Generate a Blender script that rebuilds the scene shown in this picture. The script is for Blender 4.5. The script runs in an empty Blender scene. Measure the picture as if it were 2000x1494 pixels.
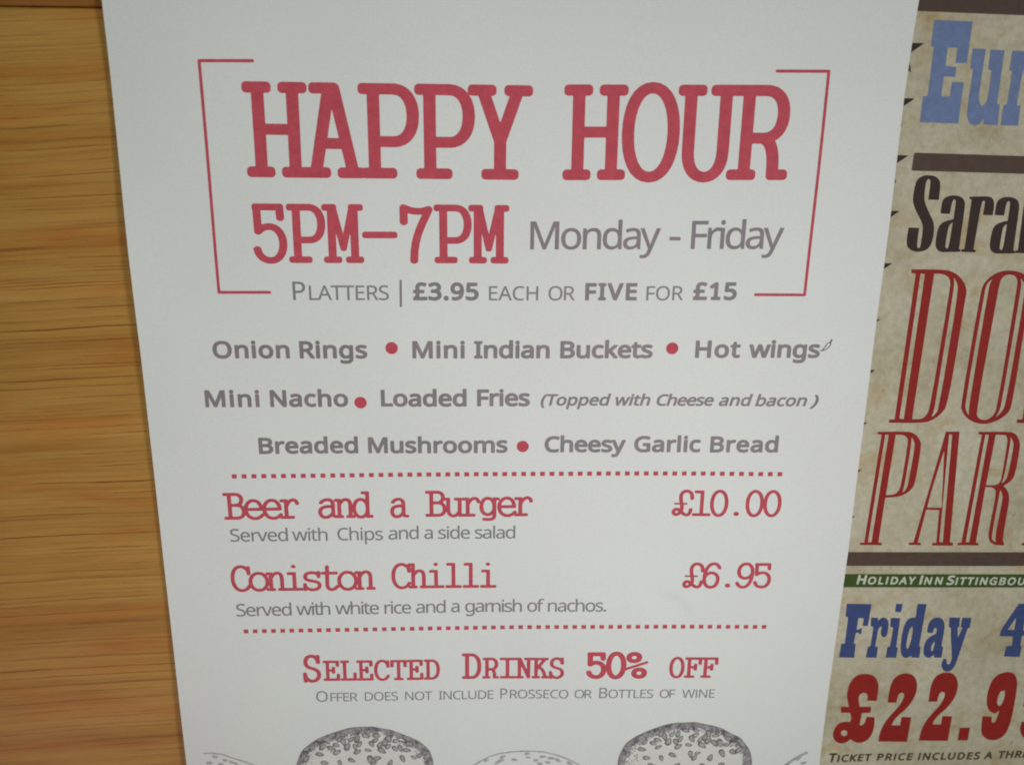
# Close-up of a printed menu sheet on an oak-veneered wall, a second printed poster tucked under its right edge.
# All flat-print data is in millimetres on the wall: u to the right, v up, z out of the wall towards the room.
import bpy, math
import numpy as np
from mathutils import Matrix, Vector

scene = bpy.context.scene
COL = scene.collection

# ------------------------------------------------------------------ camera
cam = bpy.data.cameras.new('camera'); cam_ob = bpy.data.objects.new('camera', cam); COL.objects.link(cam_ob)
R = Matrix.Rotation(-0.03732, 3, 'Z') @ Matrix.Rotation(-0.28788, 3, 'X') @ Matrix.Rotation(-0.01105, 3, 'Y')
right, fwd, up = R.col[0], R.col[1], R.col[2]
M = Matrix((right, up, -fwd)).transposed().to_4x4()
M.translation = (0.09584, -0.24853, -0.02886)
cam_ob.matrix_world = M
cam.sensor_width = 36.0; cam.sensor_fit = 'HORIZONTAL'; cam.lens = 31.50000
cam.clip_start = 0.01; cam.clip_end = 20
cam.dof.use_dof = True; cam.dof.focus_distance = 0.262; cam.dof.aperture_fstop = 11
scene.camera = cam_ob
scene.cycles.filter_width = 1.9

# ------------------------------------------------------------------ light of the room and added spots
world = bpy.data.worlds.new('World'); scene.world = world; world.use_nodes = True
bg = world.node_tree.nodes['Background']
bg.inputs['Color'].default_value = (0.86, 0.99, 0.82, 1); bg.inputs['Strength'].default_value = 0.20

def area_light(name, loc, target, sx, sy, power, colour):
    l = bpy.data.lights.new(name, 'AREA'); l.shape = 'RECTANGLE'; l.size = sx; l.size_y = sy
    l.energy = power; l.color = colour
    o = bpy.data.objects.new(name, l); COL.objects.link(o); o.location = loc
    o.rotation_euler = (Vector(target) - Vector(loc)).to_track_quat('-Z', 'Y').to_euler()
    return o
area_light('window_light', (0.95, -0.80, -0.08), (0.1, 0, -0.13), 0.22, 0.42, 5.0, (0.97, 0.965, 1.0))
def spot_light(name, loc, target, power, colour, angle, blend, radius):
    l = bpy.data.lights.new(name, 'SPOT'); l.energy = power; l.color = colour
    l.spot_size = math.radians(angle); l.spot_blend = blend; l.shadow_soft_size = radius
    o = bpy.data.objects.new(name, l); COL.objects.link(o); o.location = loc
    o.rotation_euler = (Vector(target) - Vector(loc)).to_track_quat('-Z', 'Y').to_euler()
spot_light('added_falloff_light', (0.30, -0.85, -0.35), (0.100, 0, -0.120), 10.9, (1.0, 0.97, 1.0), 25.5, 1.0, 0.06)  # added spot; its soft cone dims the sheet towards the top and edges
spot_light('added_pink_light', (-0.25, -0.60, -0.62), (-0.080, 0, -0.255), 2.6, (1.0, 0.40, 0.58), 17, 1.0, 0.05)  # added weak pink lamp with no known source, tints the lower-left wood

scene.view_settings.view_transform = 'Standard'; scene.view_settings.look = 'None'
scene.view_settings.exposure = 0.0; scene.view_settings.gamma = 1.0

# ------------------------------------------------------------------ helpers
def W3(u, v, z):
    return np.stack([np.asarray(u)/1000., -np.asarray(z)/1000.*np.ones_like(u), np.asarray(v)/1000.], -1)

def paper_z(u,v):
    """height in mm of the menu sheet above the wall at (u right, v up) mm, both measured from its left edge"""
    u=np.asarray(u,float); v=np.asarray(v,float)
    lift=0.1+1.35*np.exp(-((v+66)/26.)**2)+0.35*np.exp(-((v+150)/60.)**2)+0.5*np.exp(-((v-5)/18.)**2)
    z=1.6+lift*np.exp(-u/16.)
    z=z+0.22*np.exp(-(210-u)/30.)
    z=z+0.36*np.sin(u/29.+v/48.+.6)+0.26*np.sin(v/22.-u/60.)+0.10*np.sin(u/12.+v/17.+1.3)*(1+np.sin(u/50.))+0.07*np.sin(v/9.5+u/21.)*np.sin(u/40.-v/60.)+0.26*np.sin((.8*u-.6*v)/8.5+np.sin(v/27.))*np.exp(-((u-45)/38.)**2-((v+35)/45.)**2)+0.20*np.sin((.5*u+.86*v)/9.)*np.exp(-((u-175)/30.)**2-((v+120)/60.)**2)
    # thumb dents left by handling
    for cu,cv,a,b,th,h in DENTS:
        c,s=np.cos(th),np.sin(th); x=(u-cu)*c+(v-cv)*s; y=-(u-cu)*s+(v-cv)*c
        z=z+h*np.exp(-(x/a)**2)*np.tanh((y+.012*x*x)/b)*np.exp(-(y/(b*4.5))**2)
    # crescent-shaped dent beside the lower price
    dx=u-150.; dy=v+183.; d=np.hypot(dx,dy); th=np.degrees(np.arctan2(dy,dx))
    win=1/(1+np.exp(-(th-22)/5.))/(1+np.exp((th-98)/6.))
    z=z-.42*win*np.exp(-np.clip(12.7-d,0,None)/6.)/(1+np.exp(-(12.7-d)/.6))
    return z
DENTS=[(125.4,-48.2,4,1.0,-.9,.10),(33,-32,5,1.3,-.6,.09)]

def event_z(u, v):
    """height in mm of the event poster above the wall"""
    u = np.asarray(u, float); v = np.asarray(v, float)
    return 0.45 + 0.03*np.sin(u/19. + v/37.) + 0.02*np.sin(v/15. - u/40.)

def mesh_from(name, verts, sizes, loops, smooth=False):
    me = bpy.data.meshes.new(name)
    verts = np.asarray(verts, np.float32).reshape(-1, 3); loops = np.asarray(loops, np.int32); sizes = np.asarray(sizes, np.int32)
    me.vertices.add(len(verts)); me.vertices.foreach_set('co', verts.ravel())
    me.loops.add(len(loops)); me.loops.foreach_set('vertex_index', loops)
    me.polygons.add(len(sizes))
    st = np.concatenate([[0], np.cumsum(sizes)[:-1]]).astype(np.int32)
    me.polygons.foreach_set('loop_start', st)
    me.polygons.foreach_set('use_smooth', np.full(len(sizes), smooth))
    me.update(calc_edges=True); me.validate()
    return me

def obj(name, me, mat, parent=None, **props):
    o = bpy.data.objects.new(name, me); COL.objects.link(o)
    if me is not None and mat is not None and not me.materials: me.materials.append(mat)
    if parent is not None: o.parent = parent
    for k, v in props.items(): o[k] = v
    return o

# ------------------------------------------------------------------ materials
class N:
    def __init__(s, name):
        s.m = bpy.data.materials.new(name); s.m.use_nodes = True; s.t = s.m.node_tree
        s.b = s.t.nodes['Principled BSDF']; s.co = s.t.nodes.new('ShaderNodeNewGeometry').outputs['Position']
    def n(s, typ, ins=None, **kw):
        x = s.t.nodes.new(typ)
        for k, v in kw.items(): setattr(x, k, v)
        for k, v in (ins or {}).items():
            if hasattr(v, 'is_output'): s.t.links.new(v, x.inputs[k])
            else: x.inputs[k].default_value = v
        return x
    def mapped(s, scale, rot=(0, 0, 0), loc=(0, 0, 0)):
        return s.n('ShaderNodeMapping', {'Vector': s.co, 'Scale': scale, 'Rotation': rot, 'Location': loc}).outputs[0]
    def noise(s, vec, scale, detail=2, rough=.5, dist=0.):
        return s.n('ShaderNodeTexNoise', {'Vector': vec, 'Scale': scale, 'Detail': detail, 'Roughness': rough, 'Distortion': dist})
    def ramp(s, fac, stops):
        r = s.n('ShaderNodeValToRGB', {'Fac': fac}); e = r.color_ramp.elements
        while len(e) < len(stops): e.new(0.5)
        for i, (p, c) in enumerate(stops):
            e[i].position = p; e[i].color = (c if len(c) == 4 else (*c, 1))
        return r.outputs[0]
    def mix(s, fac, a, b, mode='MIX'):
        x = s.n('ShaderNodeMix', data_type='RGBA', blend_type=mode)
        for i, v in ((0, fac), (6, a), (7, b)):
            if hasattr(v, 'is_output'): s.t.links.new(v, x.inputs[i])
            else: x.inputs[i].default_value = v if i == 0 else (*v[:3], 1)
        return x.outputs[2]
    def out(s, col, rough=.6, spec=.35, bump=None, bstr=.2, bdist=.0001):
        if hasattr(col, 'is_output'): s.t.links.new(col, s.b.inputs['Base Color'])
        else: s.b.inputs['Base Color'].default_value = (*col[:3], 1)
        if hasattr(rough, 'is_output'): s.t.links.new(rough, s.b.inputs['Roughness'])
        else: s.b.inputs['Roughness'].default_value = rough
        s.b.inputs['Specular IOR Level'].default_value = spec
        if bump is not None:
            b = s.n('ShaderNodeBump', {'Height': bump, 'Strength': bstr, 'Distance': bdist})
            s.t.links.new(b.outputs[0], s.b.inputs['Normal'])
        return s.m
    def grain(s, col, amt=.06, sc=1500):
        """fine fibre-and-toner grain, slightly coloured"""
        g = s.noise(s.co, sc*1.5, 2, .7).outputs['Color']
        g2 = s.ramp(s.noise(s.co, sc*1.4, 1, .5).outputs['Fac'], [(.25, (1-amt,)*3), (.75, (1+amt,)*3)])
        gm = s.mix(amt*1.6, (1, 1, 1), s.mix(1.0, g, (2., 2., 2.), 'MULTIPLY'))
        return s.mix(1., s.mix(1., col, gm, 'MULTIPLY'), g2, 'MULTIPLY')

def paper_mat():
    s = N('menu_paper')
    c = s.ramp(s.noise(s.co, 22, 2).outputs['Fac'], [(.3, (.775, .765, .755)), (.7, (.785, .785, .75))])
    bm = s.noise(s.co, 2600, 3, .7).outputs['Fac']
    return s.out(s.grain(c, .035), .52, .3, bm, .12, .00006)
def ink(name, col, amt=.10, spec=.14):
    s = N(name)
    c = s.ramp(s.noise(s.co, 420, 3, .65).outputs['Fac'], [(.3, tuple(x*(1-amt) for x in col)), (.7, tuple(min(1, x*(1+amt)) for x in col))])
    return s.out(s.grain(c, .06), .62, spec)
def ink_purple(name, a, b):
    """toner grey whose tint drifts between neutral and purple"""
    s = N(name)
    c = s.ramp(s.noise(s.co, 210, 2, .5).outputs['Fac'], [(.42, a), (.60, b)])
    return s.out(s.grain(c, .06), .5, .3)
def engraving(name, lo, hi, sc):
    s = N(name)
    n1 = s.noise(s.co, sc, 3, .75, .6).outputs['Fac']
    c = s.ramp(n1, [(.34, lo), (.5, tuple((x+y)/2 for x, y in zip(lo, hi))), (.66, hi)])
    pur = s.ramp(s.noise(s.co, 160, 2).outputs['Fac'], [(.47, (1, 1, 1)), (.66, (1.02, .93, 1.03))])
    return s.out(s.grain(s.mix(1., c, pur, 'MULTIPLY'), .06), .5, .3)
def parchment():
    s = N('aged_poster_paper')
    c = s.ramp(s.noise(s.co, 36, 6, .68).outputs['Fac'], [(.30, (.42, .345, .225)), (.44, (.53, .465, .335)), (.66, (.61, .555, .43))])
    st = s.ramp(s.noise(s.co, 75, 3, .6, .8).outputs['Fac'], [(.54, (1, 1, 1)), (.74, (.88, .70, .46))])
    sp = s.ramp(s.noise(s.co, 520, 2, .5).outputs['Fac'], [(.22, (.72, .70, .62)), (.33, (1, 1, 1))])
    mo = s.ramp(s.noise(s.co, 480, 4, .75).outputs['Fac'], [(.3, (.80, .80, .79)), (.7, (1.08, 1.08, 1.08))])
    c = s.mix(.8, c, st, 'MULTIPLY'); c = s.mix(.8, c, sp, 'MULTIPLY'); c = s.mix(1., c, mo, 'MULTIPLY')
    return s.out(s.grain(c, .05), .65, .15)
def oak(name, tint=(1, 1, 1), seed=0.):
    s = N(name)
    rot = (0, math.radians(3.0), 0)
    wob = s.noise(s.mapped((14, 1, 30), rot), 1, 2).outputs['Fac']
    off = s.n('ShaderNodeVectorMath', {0: s.n('ShaderNodeCombineXYZ', {'Z': wob}).outputs[0], 'Scale': .0035}, operation='SCALE').outputs[0]
    pos = s.n('ShaderNodeVectorMath', {0: s.mapped((1, 1, 1), rot, (seed, 0, seed)), 1: off}, operation='ADD').outputs[0]
    def m(sx, sz, o=0.): return s.n('ShaderNodeMapping', {'Vector': pos, 'Scale': (sx, 1, sz), 'Location': (o, 0, o)}).outputs[0]
    broad = s.noise(m(6, 75), 1, 4, .6).outputs['Fac']
    c = s.ramp(broad, [(.28, (.38, .175, .034)), (.42, (.46, .228, .046)), (.58, (.51, .265, .060)), (.75, (.56, .305, .08))])
    fine = s.ramp(s.noise(m(12, 800, 3.1), 1, 5, .72).outputs['Fac'], [(.30, (.74, .68, .58)), (.50, (1, 1, 1)), (.72, (1.09, 1.09, 1.09))])
    sep = s.n('ShaderNodeSeparateXYZ', {0: pos}).outputs
    def mth(op, a, b=0., c=0.): return s.n('ShaderNodeMath', {0: a, 1: b, 2: c}, operation=op).outputs[0]
    def vein(K, o, w, dark, sx, lo, hi):
        # vessel lines of the oak: one thin line per growth interval, its place and strength random, broken into dashes
        W_ = mth('MULTIPLY_ADD', sep[2], K, o); cell = mth('FLOOR', W_); f_ = mth('FRACT', W_)
        r_ = s.n('ShaderNodeTexWhiteNoise', {'W': mth('ADD', cell, .37)}, noise_dimensions='1D').outputs[0]
        jit = s.noise(s.n('ShaderNodeCombineXYZ', {'X': mth('MULTIPLY', sep[0], 160.), 'Z': mth('MULTIPLY', cell, 3.1)}).outputs[0], 1, 3, .6).outputs['Fac']
        d_ = mth('ABSOLUTE', mth('SUBTRACT', f_, mth('ADD', mth('MULTIPLY_ADD', r_, .5, .2), mth('MULTIPLY', jit, .12))))
        mk = s.noise(s.n('ShaderNodeCombineXYZ', {'X': mth('MULTIPLY', sep[0], sx), 'Z': mth('MULTIPLY', cell, 7.3)}).outputs[0], 1, 4, .7).outputs['Fac']
        mask = s.ramp(mk, [(lo, (0, 0, 0)), (hi, (1, 1, 1))])
        wd = mth('MULTIPLY', mth('MULTIPLY_ADD', mask, .8, .3), w)
        line = s.ramp(mth('DIVIDE', d_, wd), [(.35, (1, 1, 1)), (1., (0, 0, 0))])
        return s.mix(s.mix(1., line, mask, 'MULTIPLY'), (1, 1, 1), dark)
    veins = [vein(350, 0., .085, (.46, .34, .22), 24, .40, .60), vein(560, 3.7, .10, (.62, .50, .37), 30, .46, .66), vein(190, 1.3, .045, (.46, .33, .20), 13, .46, .60)]
    long_ = s.ramp(s.noise(m(5, 260, 1.7), 1, 4, .6).outputs['Fac'], [(.33, (.80, .70, .58)), (.50, (1, 1, 1))])
    red = s.ramp(s.noise(m(13, 95, 5.2), 1, 3, .6).outputs['Fac'], [(.48, (1, 1, 1)), (.68, (.96, .68, .50))])
    c = s.mix(.9, c, fine, 'MULTIPLY'); 
    for v_ in veins: c = s.mix(.66, c, v_, 'MULTIPLY')
    c = s.mix(.55, c, long_, 'MULTIPLY')
    c = s.mix(.85, c, red, 'MULTIPLY'); c = s.mix(1., c, tint, 'MULTIPLY')
    bm = s.noise(m(26, 950, 7.7), 1, 2).outputs['Fac']
    return s.out(s.grain(c, .06), .42, .35, bm, .15, .0001)

MAT = dict(
    paper=paper_mat(), parchment=parchment(),
    red=ink('red_toner', (.56, .083, .112)), grey=ink_purple('grey_toner', (.225, .208, .220), (.275, .215, .240)), thin=ink_purple('thin_grey_toner', (.235, .235, .222), (.27, .235, .25)),
    chilli=ink('dark_toner', (.10, .10, .09)),
    rim=engraving('bun_rim_print', (.065, .06, .067), (.46, .44, .43), 480), seed_line=ink('seed_outline_print', (.17, .15, .155)), seed=ink('seed_print', (.42, .40, .38), .2),
    crumb=ink('bun_crumb_print', (.74, .715, .68), .04), faint=engraving('faint_bun_print', (.25, .225, .225), (.50, .48, .46), 500),
    fseed=ink('faint_seed_print', (.44, .41, .40), .2),
    blue_pale=ink('pale_blue_print', (.165, .22, .40)), blue_deep=ink('deep_blue_print', (.050, .072, .20)), ink_black=ink('brown_black_print', (.045, .026, .022)),
    poster_red=ink('brick_red_print', (.30, .018, .013)), bar_brown=ink('brown_bar_print', (.092, .058, .044)), bar_green=ink('green_bar_print', (.048, .088, .015)),
    ev_white=ink('cream_print', (.58, .58, .48)), ev_dark=ink('dark_brown_print', (.085, .055, .03)),
    oak=oak('oak_veneer'), oak_dark=oak('oak_veneer_reddish', (.66, .47, .40), .37), backing=ink('dark_backing', (.05, .03, .02)))

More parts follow.
